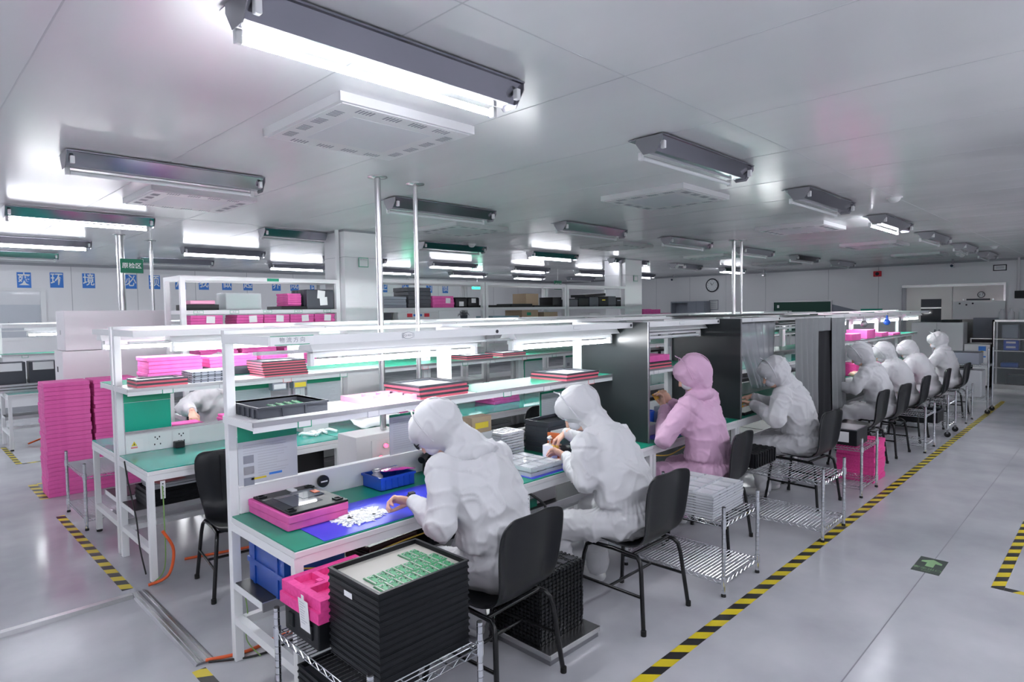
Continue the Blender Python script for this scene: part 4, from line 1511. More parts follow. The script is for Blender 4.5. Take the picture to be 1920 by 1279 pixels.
person('worker in white hooded coverall nearest the camera, black watch strap, bent over blue mat', (2.145, 2.215, 0), 4, M_SUIT,
       (-.12, .33, 1.185), (-.50, .52, -.62), (-.26, .37, .845), (-.335, .07, .80), (.20, .60, .90), (.34, .30, .80), voxel=.009, seed=1,
       lh=((-.55, .62, .08), (.55, .35, .75), .9), rh=((-.35, .75, -.55), (-.2, .5, .8), .7), spine=(-.01, .16), cots=('r',), glasses=True, watch=True, sh=(.20, 1.02), back=1.08,
       knees=((-.18, .34, .50), (.11, .36, .50)))
person('second worker in white hooded coverall, in front of the first dark partition', (3.13, 2.13, 0), 2, M_SUIT,
       (-.03, .34, 1.165), (-.50, .56, -.60), (.03, .49, .84), (-.24, .14, .79), (.17, .60, .96), (.34, .34, .80), voxel=.009, seed=2,
       lh=((.05, .9, .15), (.75, 0, .6), .55), rh=((-.25, .75, -.6), (-.2, .5, .8), .75), spine=(0, .15), cots=('r',), sh=(.19, .98),
       knees=((-.24, .36, .475), (.14, .38, .49)))
person('worker in pink hooded coverall seated between the two dark partitions', (4.48, 2.30, 0), 6, M_SUITPINK,
       (-.06, .11, 1.285), (-.50, .70, -.42), (.0, .37, 1.0), (-.32, .22, .82), (.15, .38, 1.03), (.33, .20, .85), voxel=.010, seed=3,
       lh=((.25, .35, .85), (.6, -.6, .2), .7), rh=((-.35, .5, .6), (-.5, -.6, .3), .7), spine=(0, .05), sh=(.20, 1.065), back=1.05)
person('worker in white hooded coverall behind the ribbed black crate, yellow finger cots', (5.98, 2.14, 0), 4, M_SUIT,
       (-.17, .20, 1.185), (-.55, .70, -.42), (-.15, .41, .89), (-.35, .12, .79), (.06, .49, .93), (.32, .24, .80), voxel=.010, seed=4,
       lh=((-.05, .9, .1), (.3, .1, .9), .6), rh=((-.35, .75, -.2), (-.2, .4, .8), .7), spine=(-.02, .09), sh=(.195, 1.0))
FAR = [(8.55, 2.13, 2, (-.10, .22, 1.20), (-.35, .72, -.55), .11, 1.0, 'first worker past the grey curtains, in white hooded coverall'),
       (9.72, 2.15, 0, (-.05, .25, 1.145), (-.30, .75, -.60), .13, .97, 'second worker past the grey curtains, in white hooded coverall'),
       (11.0, 2.14, 3, (-.0, .26, 1.11), (-.30, .70, -.65), .15, .95, 'third worker past the grey curtains, bent low in white coverall'),
       (12.30, 2.10, 0, (-.02, .16, 1.20), (-.40, .80, -.30), .06, 1.0, 'farthest worker of the aisle-side row, sitting upright before white cabinet')]
for i, (x, y, dg_, hc, lk, sp, sz, lb) in enumerate(FAR):
    person(lb, (x, y, 0), dg_, M_SUIT, hc, lk, (-.14, .56, .84), (-.32, .22, .80), (.10, .58, .84), (.33, .28, .80), voxel=.018, seed=10 + i, fingers=(i == 0), spine=(0, sp), sh=(.19, sz))
person('worker in white coverall reaching over pink foam at far face of second row', (2.40, 6.58, 0), 180, M_SUIT,
       (.08, .25, 1.26), (0, .8, -.6), (-.22, .48, .86), (-.33, .18, .82), (.44, .54, .93), (.40, .20, .92), voxel=.015, seed=21, spine=(0, .10), sh=(.19, 1.03),
       lh=((-.1, .7, -.5), (0, .3, .9), .5), rh=((.1, .7, -.6), (0, .3, .9), .5))
# ---------------------------------------------------------------- second worker's bench and under the benches
bl2 = blister('', .30, .36, .03, M_CLOUDY)
stack(bl2, 2, 2.93, 2.78, TT + .001, .031, 'cloudy blister tray, %s of the pair left of the second worker', 'blister trays left of second worker', jit=.003)
bl3 = blister('', .22, .18, .018, M_CLOUDY)
stack(bl3, 10, 3.06, 3.12, TT + .001, .019, 'white blister tray, %s in the upright stack behind the nearest worker', 'white blister stack behind nearest worker', jit=.004, jr=.03)
t = MB().box(0, .62, 0, .30, 0, .002, M_BLUEMAT)
tag(t.build('blue_mat', loc=(2.76, 2.57, TT + .0004)), 'bright blue mat under the blister trays beside the second worker', 'mat')
def grey_tray():
    t = thing('plastic_tray', '', 'tray')
    b = MB()
    ring(b, -.17, .17, -.11, .11, 0, .036, .01, M_TRAYGRY)
    ring(b, -.175, .175, -.115, .115, .026, .0365, .014, M_TRAYGRY)
    b.box(-.16, .16, -.10, .10, 0, .02, M_TRAYBLK)
    b.build('body', t)
    return t
stack(grey_tray(), 6, 3.50, 3.06, TT + .001, .0375, 'dark grey tray, %s in the pile in front of the second worker', 'dark grey trays by second worker', jit=.006, jr=.02)
tag(MB().box(-.11, .11, -.0008, 0, -.016, .016, M_PAPER).build('paper_strip', loc=(3.46, 2.938, TT + .15)), 'white paper strip on the dark grey tray pile', 'label')
t = thing('parts_dispenser', 'white block dispenser with orange plate beside second worker\'s hand', 'dispenser', (3.23, 2.84, TT + .001), .2)
MB().box(-.035, .035, -.04, .04, 0, .10, M_PAPER, c=.004).build('body', t)
MB().box(.036, .05, -.05, .04, .0, .175, mat('orange_plate', (.62, .16, .05), .4)).build('plate', t)
b = MB()
b.tube([(0, 0, .1), (0, 0, .13)], .008, M_CHROME); ell(b, (0, 0, .145), (.026, .02, .02), None, M_CHROME)
b.build('knob', t)
b = MB()
b.lathe((0, 0, 0), [(.05, 0), (.055, .07), (.05, .07), (.045, .01)], M_BLACK, 18)
tag(b.build('round_cup', loc=(3.36, 2.80, TT + .001)), 'black round cup under the second worker\'s right hand', 'cup')
tag(MB().box(-.14, .14, -.08, .08, 0, .13, M_CREAM, c=.005).build('power_supply_box', loc=(3.30, 3.05, 0.4245)), 'beige power box on the lower shelf left of second worker\'s knees', 'box')
tag(MB().box(0, .5, 0, .29, 0, .05, M_GREENMAT).build('folded_mat', loc=(2.70, 2.94, 0.4245)), 'folded green mat on the lower shelf between first two workers', 'mat')
# carton boxes on a stand behind the nearest worker
tag(MB().box(-.10, .10, -.05, .05, 0, .20, M_OFFW, c=.003).build('carton', loc=(2.86, 3.18, TT + .0015)), 'tall white box behind the nearest worker\'s hood', 'carton')
b = MB()
b.box(-.09, .09, -.05, .05, 0, .11, M_CARD, c=.003)
b.box(-.06, .06, -.051, -.05, .03, .07, M_YEL)
tag(b.build('carton', loc=(2.86, 3.18, TT + .203)), 'small tan carton with yellow label behind the nearest worker\'s hood', 'carton')

def tote(label, x, y, z):
    b = MB()
    ring(b, -.16, .16, -.20, .20, 0, .12, .006, M_BLUEDK)
    b.box(-.158, .158, -.198, .198, 0, .005, M_BLUEDK)
    ring(b, -.168, .168, -.208, .208, .098, .124, .012, M_BLUEDK)
    for yy in (-.13, .13):
        b.box(-.167, .167, yy - .012, yy + .012, .0, .1, M_BLUEDK)
    b.box(.05, .14, -.2085, -.208, .05, .09, M_YEL)
    return tag(b.build('storage_tote', loc=(x, y, z)), label, 'tote', 'blue totes under the nearest bench')
tote('deep blue plastic tote, lower of two under the nearest bench', 1.46, 3.03, 0.4245)
tote('deep blue plastic tote, upper of two under the nearest bench', 1.46, 3.03, .549)
t = thing('instrument_case', 'dark red glossy case on lower shelf of the nearest bench', 'case', (1.98, 3.03, 0.4245), .1)
MB().box(-.18, .18, -.11, .11, 0, .06, M_WOODDK, c=.008).build('base', t)
MB().box(-.18, .18, -.11, .11, .061, .1, M_WOODDK, c=.012).build('lid', t)
tag(MB().box(-.18, .18, -.13, .13, 0, .14, M_TRAYBLK, c=.02).build('tool_bag', loc=(2.38, 3.0, 0.4245)), 'black bag on lower shelf beside the dark red case', 'bag')

# pink worker's bench and the next one
tag(MB().box(0, .75, 0, .30, 0, .002, M_BLUEMAT).build('blue_mat', loc=(4.25, 2.57, TT + .0005)), 'blue mat on the bench top in front of the pink worker', 'mat')
tag(bin_box('x', .30, .2, .12, M_BLUEBIN, ribs=3).build('parts_bin', loc=(4.72, 3.10, TT + .001)), 'blue parts bin at the back of the pink worker\'s bench', 'bin')
tag(bin_box('x', .16, .12, .085, M_OFFW, ribs=0).build('white_tub', loc=(4.42, 2.80, TT + .003)), 'small white tub on the blue mat before the pink worker', 'tub')
tag(MB().box(-.12, .12, -.03, .03, 0, .16, M_MIDGRY, c=.006).build('grey_box', loc=(4.95, 2.98, TT + .001)), 'grey upright box behind the pink worker\'s raised hand', 'box')
tag(MB().box(-.2, .2, -.12, .12, 0, .03, M_TRAYBLK).build('black_tray', loc=(5.95, 2.72, TT + .001), rot=.05), 'flat black tray under the hands of the worker behind ribbed crate', 'tray')
dup(sl, (6.1, 3.08, SH + .001), 0, 'pink foam block on the upper shelf behind second dark partition')
b = MB()
for i in range(5):
    b.box(-.16 + .065 * i, -.11 + .065 * i, -.05, .05, 0, .05, [M_BLUEDK, M_CARD, M_BLACK, M_CARD, M_TRAYGRY][i])
tag(b.build('box_row', loc=(6.3, 3.14, TT + .30)), 'row of small dark boxes under the shelf behind second partition', 'box')
bpy.data.objects['box_row'].location = (6.3, 3.12, TT + .0015)

# far lit benches: pink foam on the shelves and on the tops
for i, (x, y, s, lb) in enumerate([(9.0, 3.08, (.5, .3, .06), 'pale lit pink foam nearest the grey curtains'), (9.7, 3.1, (.42, .3, .13), 'tall pink foam pile above first far worker'),
                                   (10.35, 3.08, (.45, .3, .10), 'pink foam pile above the second far worker'), (11.1, 3.08, (.45, .3, .14), 'pink foam pile above third far worker'),
                                   (11.9, 3.08, (.4, .3, .07), 'low pink foam above the farthest worker'), (12.6, 3.08, (.5, .32, .04), 'thin dark red foam at the far end of the shelf')]):
    tag(MB().box(-s[0] / 2, s[0] / 2, -s[1] / 2, s[1] / 2, 0, s[2], M_PINK, c=.005).build('foam_block', loc=(x, y, SH + .001)), lb + ', on far upper shelf', 'foam block')
for i, (x, h) in enumerate([(10.2, .18), (11.3, .12)]):
    tag(MB().box(-.16, .16, -.12, .12, 0, h, M_PINKHOT, c=.006).build('foam_block', loc=(x, 2.95, TT + .001)), 'pink foam pile on the bench top between far workers, %s one' % ('nearer', 'farther')[i], 'foam block')
def hang(x, m, label):
    b = MB()
    ell(b, (0, 0, -.06), (.05, .05, .05), None, m); b.tube([(0, 0, -.03), (0, 0, .02)], .018, m, 10)
    b.tube([(0, 0, 0), (.0, 0, .05)], .02, m, 10, r2=.012)
    tag(b.build('air_nozzle', loc=(x, 2.76, 1.602)), label, 'nozzle')
hang(10.1, M_DARKSTEEL, 'dark grey nozzle hanging from the light beam past the curtains')
hang(11.3, M_BLUEDK, 'blue nozzle hanging from the light beam past the curtains')

# ---------------------------------------------------------------- second row: shelves, bench tops, under-shelf
b4 = band_tray('banded_tray', '', .34, .26, .026)
stack(b4, 2, 1.43, 5.13, SH + .001, .028, 'dark tray with coral band, %s at left end of second row shelf', 'coral-edged trays at left end of second row', jit=.004)
def frame_proto():
    t = thing('metal_frame', '', 'frame')
    b = MB()
    b.box(-.155, .155, -.12, .12, 0, .016, M_MIDGRY, c=.003)
    for i in range(6):
        b.box(-.14 + .05 * i - .006, -.14 + .05 * i + .006, -.1215, -.12, .003, .012, M_TRAYGRY)
        b.box(-.1565, -.155, -.1 + .035 * i - .005, -.1 + .035 * i + .005, .003, .012, M_TRAYGRY)
    b.build('body', t)
    return t
stack(frame_proto(), 5, 1.79, 5.13, SH + .001, .0172, 'slate grey slotted frame, %s in the pile at left of second row shelf', 'grey frames on second row shelf', jit=.003)
b5 = band_tray('banded_tray', '', .38, .30, .02)
stack(b5, 6, 2.36, 5.14, SH + .001, .0215, 'coral-edged tray, %s in the tall stack on second row shelf', 'tall coral stack on second row shelf', jit=.012, jr=.03)
stack(dup(b5), 2, 4.55, 5.14, SH + .001, .0215, 'coral-edged tray, %s on second row shelf above the pole', 'coral trays near the pole', jit=.004)
stack(dup(b5), 2, 5.1, 5.16, SH + .001, .0215, 'coral-edged tray, %s on second row shelf right of the double post', 'coral trays right of the double post', jit=.004)
def rear_pinks(x, n, label):
    s = slab('foam_sheet', '', .40, .30, .03, M_PINK)
    stack(s, n, x, 5.60, SH + .001, .0305, label, label[:30], jit=.006)
rear_pinks(1.66, 6, 'pink foam sheet, %s of the pile behind the grey slotted frames')
for i, x in enumerate((2.12, 2.56)):
    tag(MB().box(-.2, .2, -.15, .15, 0, .07, M_TRAYGRY, c=.004).build('grey_carton', loc=(x, 5.6, SH + .001)), 'dark grey box under pink foam, rear shelf of second row, %s one' % ('left', 'right')[i], 'box')
    s = slab('foam_sheet', '', .40, .30, .03, M_PINK)
    stack(s, 3, x, 5.6, SH + .0725, .0305, 'pink foam sheet, %%s on the %s dark grey box' % ('left', 'right')[i], 'pink sheets on dark boxes %d' % i, jit=.004)
for k, (x, n) in enumerate([(3.5, 3), (4.9, 3), (6.6, 2)]):
    s = slab('foam_sheet', '', .40, .32, .035, M_PINK)
    stack(s, n, x + (0 if k else .3), 5.1 if k else 5.0, TT + .001, .036, 'pink foam sheet, %%s, second row top %s' % ['by the pole', 'beyond blister trays', 'near pink worker'][k], 'bench top pink pile %d' % k, jit=.005)
# boxes with displays under the shelf
for i, (x, m) in enumerate([(2.30, M_OFFW), (2.48, M_YEL)]):
    t = thing('meter_box', 'small %s meter box hung under the second row shelf' % ('white' if i == 0 else 'yellow-faced'), 'meter', (x, 5.02, 1.17))
    MB().box(-.06, .06, -.04, .04, 0, .062, M_MIDGRY, c=.004).build('case', t)
    MB().box(-.05, .05, -.043, -.04, .012, .05, m).build('face', t)
# terminal device and gloves
t = thing('solder_station', 'white bench instrument with knobs under the green label', 'instrument', (2.64, 5.12, TT + .001))
MB().box(-.12, .12, -.09, .09, 0, .115, M_OFFW, c=.006).build('case', t)
for x in (-.07, 0, .06):
    MB().lathe((x, -.09, .08), [(.014, 0), (.012, -.02)], M_GREYEDGE, 12, 'Y').build('knob', t)
b = MB()
rr = random.Random(5)
for i in range(7):
    x = rr.uniform(-.12, .12)
    b.tube([(x, 0, .012), (x + rr.uniform(-.05, .05), -.05, .03), (x + rr.uniform(-.08, .08), -.11, .012)], .013, M_SIGNWHT, 8)
tag(b.build('gloves', loc=(2.56, 4.95, TT + .001)), 'crumpled white gloves on the teal bench top by the instrument', 'gloves')
vs, fs = [], []
for i in range(13):
    for j in range(9):
        u, v = i / 12, j / 8
        vs.append((u * .55, v * .3 - (.05 if v == 0 else 0), .05 + .05 * noise.noise(Vector((u * 4, v * 3, 2))) - .035 * (v < .1)))
for i in range(12):
    for j in range(8):
        a = i * 9 + j
        fs.append((a, a + 9, a + 10, a + 1))
ob = tag(MB().add(vs, fs, M_PAPER, True).build('white_cloth', loc=(2.92, 4.80, TT + .012)), 'rumpled white cloth on the green bench top behind the control box', 'cloth')
so = ob.modifiers.new('s', 'SOLIDIFY'); so.thickness = .006; so.offset = -1
# control box that carries the thick pole
t = thing('control_box', 'white control box with red push buttons under the thick pole', 'control box', (2.42, 4.02, 0))
MB().box(0, .42, 0, .26, .0, .885, M_CREAM, c=.004).build('case', t)
MB().box(.13, .40, -.008, 0, .45, .84, M_OFFW).build('door', t)
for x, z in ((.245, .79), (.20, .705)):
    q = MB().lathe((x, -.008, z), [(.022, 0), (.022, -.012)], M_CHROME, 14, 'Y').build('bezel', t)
    MB().lathe((x, -.02, z), [(.017, 0), (.014, -.014)], M_REDGLOW, 14, 'Y').build('button', q)
# dark under-bench panels, papers and trays of the second row
for i, (x0, x1) in enumerate([(2.02, 2.58), (2.72, 3.35)]):
    tag(MB().box(0, x1 - x0, 0, .012, 0, .42, M_BLACK).build('kick_board', loc=(x0, 4.80, .26)), 'black panel under the teal bench top, %s of the leg pair' % ('left', 'right')[i], 'panel')
p = mesh_tray('mesh_tray', '', .42, .30, .03, M_TRAYBLK, M_MESHBLK)
stack(p, 4, 1.50, 5.12, 0.4245, .03, 'black tray, %s under the papers at left end of second row', 'black trays under second row bench', jit=.004)
pp = tag(MB().box(-.17, .17, -.12, .12, 0, .006, M_SHEET).build('document_sleeve'), 'plastic sleeve of papers', 'sheet')
stack(pp, 5, 1.50, 5.10, .5445, .0065, 'glossy document sleeve, %s on the black trays under second row', 'document sleeves under second row', jit=.012, jr=.12)
paper('paper_sheet', 'sheet with red print on top of the glossy document sleeves', 1.46, 5.08, .578, .2, .15, .2, M_REDLT)
tag(MB().box(-.2, .2, -.13, .13, 0, .16, M_BLUEDK, c=.01).build('storage_tote', loc=(2.0, 5.14, 0.4245)), 'blue tote on the lower shelf of second row behind chair', 'tote')
tag(MB().box(-.16, .16, -.12, .12, 0, .09, M_TRAYGRY, c=.01).build('grey_carton', loc=(2.42, 5.12, 0.4245)), 'grey box on the lower shelf of second row beside black panel', 'box')
# power strip blocks
b = MB()
b.box(-.035, .035, -.03, .03, 0, .05, M_BLACK, c=.006)
tag(b.build('power_adapter', loc=(1.60, 5.25, TT + .001)), 'black power adapter on the teal top at left end of second row', 'adapter')
b = MB()
b.box(0, .10, -.001, 0, 0, .075, M_PAPER)
b.add([(.02, -.0015, .03), (.06, -.0015, .03), (.04, -.0015, .065)], [(0, 1, 2)], M_YEL)
b.add([(.036, -.002, .036), (.044, -.002, .036), (.04, -.002, .056)], [(0, 1, 2)], M_INKBLK)
b.box(.018, .062, -.0015, -.001, .012, .024, M_REDLT)
tag(b.build('warning_label', loc=(1.262, 5.2865, TT + .025)), 'yellow triangle warning label on trunking at left end', 'label')
for i, (x, y0) in enumerate([(1.255, 4.598), (2.655, 4.598), (2.655, 2.548)]):
    b = MB()
    b.box(0, .03, -.004, 0, 0, .12, M_OFFW)
    for k in range(4):
        b.lathe((.015, -.004, .02 + .027 * k), [(.005, 0), (.005, -.001)], M_INKBLK, 8, 'Y')
    tag(b.build('ground_bar', loc=(x + .02, y0, .57)), 'white earthing strip with four holes on %s' % ['left front leg of second row', 'front leg pair of second row', 'front leg pair beside the nearest worker'][i], 'strip')

# ---------------------------------------------------------------- pink floor stacks, white machine, far-left bench load
s = slab('foam_sheet', '', .385, .34, .0415, M_PINK)
stack(s, 27, 1.30, 7.76, .0, .0424, 'pink foam sheet, %s of the left floor stack', 'left pink floor stack', jit=.006, jr=.015)
s = slab('foam_sheet', '', .40, .36, .0415, M_PINK)
stack(s, 27, 1.725, 7.78, .0, .0424, 'pink foam sheet, %s of the right floor stack', 'right pink floor stack', jit=.006, jr=.015)
t = thing('machine_cabinet', 'tall plain grey-white machine cabinet behind the pink floor stacks', 'cabinet', (1.39, 8.3, 0))
MB().box(0, 1.07, 0, .44, 0, 1.42, M_CREAM, c=.006).build('lower_body', t)
MB().box(.03, 1.07, .0, .44, 1.425, 1.865, M_CREAM, c=.006).build('upper_body', t)
b = MB()
b.box(-.003, 0, .25, .30, 1.18, 1.24, M_INKBLK)
b.box(.027, .03, .2, .25, 1.6, 1.65, M_GREYEDGE)
b.build('latch', t)
t = thing('computer_tower', 'black computer tower on the far-left teal bench', 'computer', (1.82, 10.70, TT + .001))

MB().box(0, .20, 0, .36, 0, .46, M_TRAYBLK, c=.008).build('case', t)
MB().box(.01, .19, -.006, 0, .02, .44, M_BLACK).build('front_panel', t)
for i, (x, lb) in enumerate([(1.0, 'left'), (1.36, 'right')]):
    b = MB().box(-.16, .16, -.12, .12, 0, .30, M_TRAYGRY, c=.006)
    b.box(-.12, .12, -.1215, -.12, .18, .29, M_PAPER)
    tag(b.build('black_carton', loc=(x + .24, 11.02, TT + .112)), 'dark stacked box with white paper on far-left bench, %s one' % lb, 'box')
b = MB()
for k in range(3):
    b.box(0, .70, 0, .28, .04 * k, .04 * k + .03, M_GREYEDGE)
tag(b.build('grey_rack_base', loc=(.98, 10.88, TT + .001)), 'grey slatted riser under the dark boxes on far-left bench', 'riser')
bpy.data.objects['computer_tower'].location = (1.82, 10.70, TT + .001)

# ---------------------------------------------------------------- storage racks along the columns
def rack(label, x0, x1, y, shelves, top, depth=.55, tags=True, m=M_WHITE):
    t = thing('storage_rack', label, 'rack', (x0, y, 0))
    Wd = x1 - x0
    for px in (0, Wd - .05):
        for py in (0, depth - .05):
            MB().box(px, px + .05, py, py + .05, 0, top, m).build('post', t)
    for z in shelves:
        b = MB().box(.05, Wd - .05, .0, depth, z - .042, z, m)
        if tags:
            for i in range(5):
                xx = .12 + (Wd - .35) * i / 4
                b.box(xx, xx + .10, -.001, 0, z - .038, z - .004, M_GREENLBL)
                b.box(xx + .004, xx + .096, -.0015, -.001, z - .034, z - .008, M_PAPER)
                b.text('A-%d' % (i + 1), .024, M_INK, (xx + .05, -.002, z - .021), (1, 0, 0), (0, 0, 1))
        b.build('shelf', t)
    b = MB()
    for py in (0, depth - .05):
        b.box(.05, Wd - .05, py, py + .05, top - .045, top, m)
    for px in (0, Wd - .05):
        b.box(px, px + .05, .05, depth - .05, top - .045, top, m)
    if tags:
        b.box(Wd * .5, Wd * .5 + .14, -.001, 0, top - .04, top - .006, M_GREENLBL)
    b.build('top_frame', t)
    return t
rack('white storage rack left of the near column, full of pink foam', 2.22, 4.07, 7.05, (.2, .70, 1.20, 1.675, 1.85), 2.215)
for i, (a, c) in enumerate([(4.70, 6.64), (6.66, 8.62), (8.64, 10.48)]):
    rack('white storage rack between the two columns, %s from the near column' % ORD[i], a, c, 7.15, (.2, .75, 1.25, 1.60, 1.86), 2.25, tags=False)
def pile(name, label, cat, x, y, z, w, d, n, h, m, grp, note=None, jit=.006):
    s = slab(name, '', w, d, h - .001, m, cat)
    stack(s, n, x, y, z + .0005, h, label, grp, jit=jit)
    if note:
        b = MB().box(-.045, .045, -.001, 0, -.038, .038, M_PAPER)
        tag(b.build('paper_note', loc=(x + note[0], y - d / 2 - jit - .001, z + n * h * .6), rot=(0, R(note[1]), 0)), 'white paper note on the ' + note[2], 'paper')
names = ['first', 'second', 'third', 'fourth', 'fifth']
for i, (x, w_) in enumerate([(2.49, .33), (2.95, .30), (3.265, .305), (3.58, .30), (3.875, .27)]):
    pile('foam_sheet', 'pink foam sheet, %%s of %s pile on near rack' % names[i], 'foam sheet', x, 7.25, 1.675, w_, .34, 4, .030, M_PINK, 'near rack pink pile %d' % i,
         (.03, 3 * (-1) ** i, '%s pink pile from left on the near rack' % names[i]))
pile('foam_sheet', 'pink foam sheet, %s of the narrow pile beside black crates on rack', 'foam sheet', 3.52, 7.3, 1.89, .17, .30, 7, .022, M_PINK, 'narrow pink pile on rack')
tag(MB().box(-.26, .26, -.2, .2, 0, .038, M_TRAYBLK, c=.004).build('black_tray', loc=(3.55, 7.27, 1.8515)), 'flat black tray under the narrow pink pile on near rack', 'tray')
b = MB().box(-.18, .18, -.2, .2, 0, .24, M_TRAYGRY, c=.008)
for i in range(4):
    b.box(-.186, -.18, -.15 + .09 * i, -.11 + .09 * i, .01, .23, M_TRAYGRY)
tag(b.build('plastic_crate', loc=(3.82, 7.28, 1.8515)), 'dark crate at the right end of near rack with two papers', 'crate')
bpy.data.objects['plastic_crate'] if 'plastic_crate' in bpy.data.objects else None
for i, (x, z, r_) in enumerate([(3.83, 2.03, 6), (3.86, 1.95, -3)]):
    tag(MB().box(-.05, .05, -.001, 0, -.05, .05, M_PAPER).build('paper_note', loc=(x, 7.078 - .001 * i, z), rot=(0, R(r_), 0)), 'white paper on the dark crate of near rack, %s one' % ('upper', 'lower')[i], 'paper')
bpy.data.objects[[o.name for o in COL.objects if o.get('label', '').startswith('flat black tray under the narrow')][0]].scale = (.62, 1, 1)
bpy.data.objects[[o.name for o in COL.objects if o.get('label', '').startswith('flat black tray under the narrow')][0]].location.x = 3.48
tag(MB().box(-.17, .17, -.16, .16, 0, .06, M_TRAYBLK, c=.004).build('black_tray', loc=(2.46, 7.28, 1.8515)), 'black tray at the left end of the near rack', 'tray')
tag(MB().box(-.13, .13, -.1, .1, 0, .045, M_PINKLT, c=.01).build('parts_bag', loc=(2.48, 7.27, 1.9125)), 'small pinkish bag lying on the left black tray of near rack', 'bag')
b = MB().box(-.20, .20, -.14, .14, 0, .19, M_CLEAR, c=.01)
for k in range(8):
    b.box(-.17, .17, -.12, .12, .02 + .02 * k, .028 + .02 * k, M_GREENLBL)
tag(b.build('clear_pack', loc=(2.90, 7.25, 1.8515)), 'clear wrapped pack of green boards on the near rack', 'pack')
# racks between the columns
pile('grey_tray', 'grey tray, %s of the four at left on middle rack', 'tray', 5.02, 7.40, 1.86, .38, .34, 4, .040, M_MIDGRY, 'grey trays on middle rack')
pile('black_carton', 'dark flat box, %s of the tall dark pile on middle rack', 'box', 5.45, 7.42, 1.86, .40, .36, 5, .058, M_TRAYGRY, 'tall dark pile on middle rack')
pile('foam_sheet', 'pink foam sheet, %s of the pile with paper on middle rack', 'foam sheet', 5.87, 7.40, 1.86, .40, .36, 4, .043, M_PINK, 'pink pile on middle rack', (.08, 3, 'pink pile of the middle rack'))
for i, x in enumerate((6.23, 6.48)):
    b = MB().box(-.12, .12, -.17, .17, 0, .155, M_TRAYBLK, c=.02)
    b.box(-.05, .04, -.1715, -.17, .02 + .05 * i, .09 + .05 * i, M_PAPER)
    tag(b.build('black_bag', loc=(x, 7.40, 1.8605)), 'black wrapped pack with white paper on middle rack, %s one' % ('left', 'right')[i], 'pack')
t = thing('label_printer', 'white machine with red marks on the lower level of middle rack', 'machine', (5.25, 7.22, 1.6005))
MB().box(-.36, .36, 0, .4, 0, .20, M_OFFW, c=.008).build('case', t)
b = MB()
for x in (-.16, .14):
    b.box(x - .05, x + .04, -.002, 0, .13, .18, M_RED)
b.box(-.1, .05, -.002, 0, .14, .17, M_BLUESIGN)
b.build('marking', t)
tag(MB().box(-.12, .12, -.15, .15, 0, .19, M_TRAYGRY, c=.01).build('grey_carton', loc=(4.90 - .02, 7.72 - .28, 1.6005)), 'dark grey box left of the white machine on middle rack', 'box')
bpy.data.objects['label_printer'].location.x = 5.42
tag(MB().box(-.25, .25, -.15, .15, 0, .08, M_TRAYBLK, c=.006).build('black_tray', loc=(6.25, 7.40, 1.6005)), 'black tray beside the white machine on middle rack', 'tray')
b = MB()
rr = random.Random(8)
for i in range(40):
    a, r_ = rr.uniform(0, 2 * PI), rr.uniform(.02, .10)
    b.tube([(0, 0, .05), (r_ * .5 * math.cos(a), r_ * .5 * math.sin(a), .12), (r_ * math.cos(a), r_ * math.sin(a), rr.uniform(.06, .16))], .006, M_DARKSTEEL, 4)
b.v = [(a_, b_, c_ * .75) for a_, b_, c_ in b.v]
b.lathe((0, 0, 0), [(.05, 0), (.06, .06)], M_TRAYGRY, 12)
tag(b.build('wire_bundle', loc=(6.40, 7.38, 1.682)), 'dark bundle of wires in a pot on middle rack', 'bundle')
for i, (x, w_, h) in enumerate([(6.98, .55, .035), (7.3, .0, 0), (7.55, .5, .055), (8.1, .5, .03)]):
    if w_:
        tag(MB().box(-w_ / 2, w_ / 2, -.18, .18, 0, h, M_TRAYBLK, c=.004).build('black_tray', loc=(x, 7.40, 1.8605)), 'flat black tray on second rack past near column, %s from left' % ['first', '', 'middle', 'last'][i], 'tray')
tag(MB().box(-.16, .16, -.16, .16, 0, .20, M_CARD, c=.004).build('carton', loc=(7.95, 7.52, 1.8905 + .001)), 'brown carton standing at the back of second rack', 'carton')
tag(MB().box(-.12, .12, -.16, .16, 0, .17, M_TRAYBLK, c=.006).build('black_carton', loc=(8.47, 7.40, 1.8605)), 'black box at right end of the second rack', 'box')
b = MB().box(-.2, .2, -.2, .2, 0, .21, M_CARD, c=.004)
b.box(-.08, .02, -.201, -.2, .12, .17, M_GREENLBL)
tag(b.build('carton', loc=(7.72, 7.40, 1.6005)), 'brown carton with green mark on lower level of second rack', 'carton')
tag(MB().box(-.3, .3, -.2, .2, 0, .12, mat('pale_blue_box', (.30, .45, .52), .4), c=.004).build('blue_carton', loc=(7.15, 7.40, 1.6005)), 'pale blue-grey box on lower level of second rack', 'box')
tag(MB().box(-.18, .18, -.2, .2, 0, .17, M_CARD, c=.004).build('carton', loc=(8.25, 7.40, 1.6005)), 'brown carton at right on lower level of second rack', 'carton')
for i, (x, z, w_, h) in enumerate([(8.88, 1.8605, .30, .13), (9.2, 1.8605, .3, .15), (9.52, 1.8605, .28, .18), (9.82, 1.8605, .28, .19), (10.10, 1.8605, .25, .20), (10.32, 1.8605, .16, .18)]):
    b = MB().box(-w_ / 2, w_ / 2, -.18, .18, 0, h, M_TRAYBLK if i % 2 else M_TRAYGRY, c=.008)
    if i in (3, 5):
        b.box(-.05, .05, -.182, -.18, h * .6, h * .7, M_YEL if i == 3 else M_MIDGRY)
    tag(b.build('black_carton', loc=(x, 7.40, z)), 'dark box on the rack by the far column, %s from left' % ORD[i], 'box')
tag(MB().box(-.33, .33, -.17, .17, 0, .05, M_TRAYBLK, c=.006).build('black_tray', loc=(9.60, 7.42, 2.052), rot=(0, R(-3), 0)), 'flat black tray lying across the dark boxes near far column', 'tray')
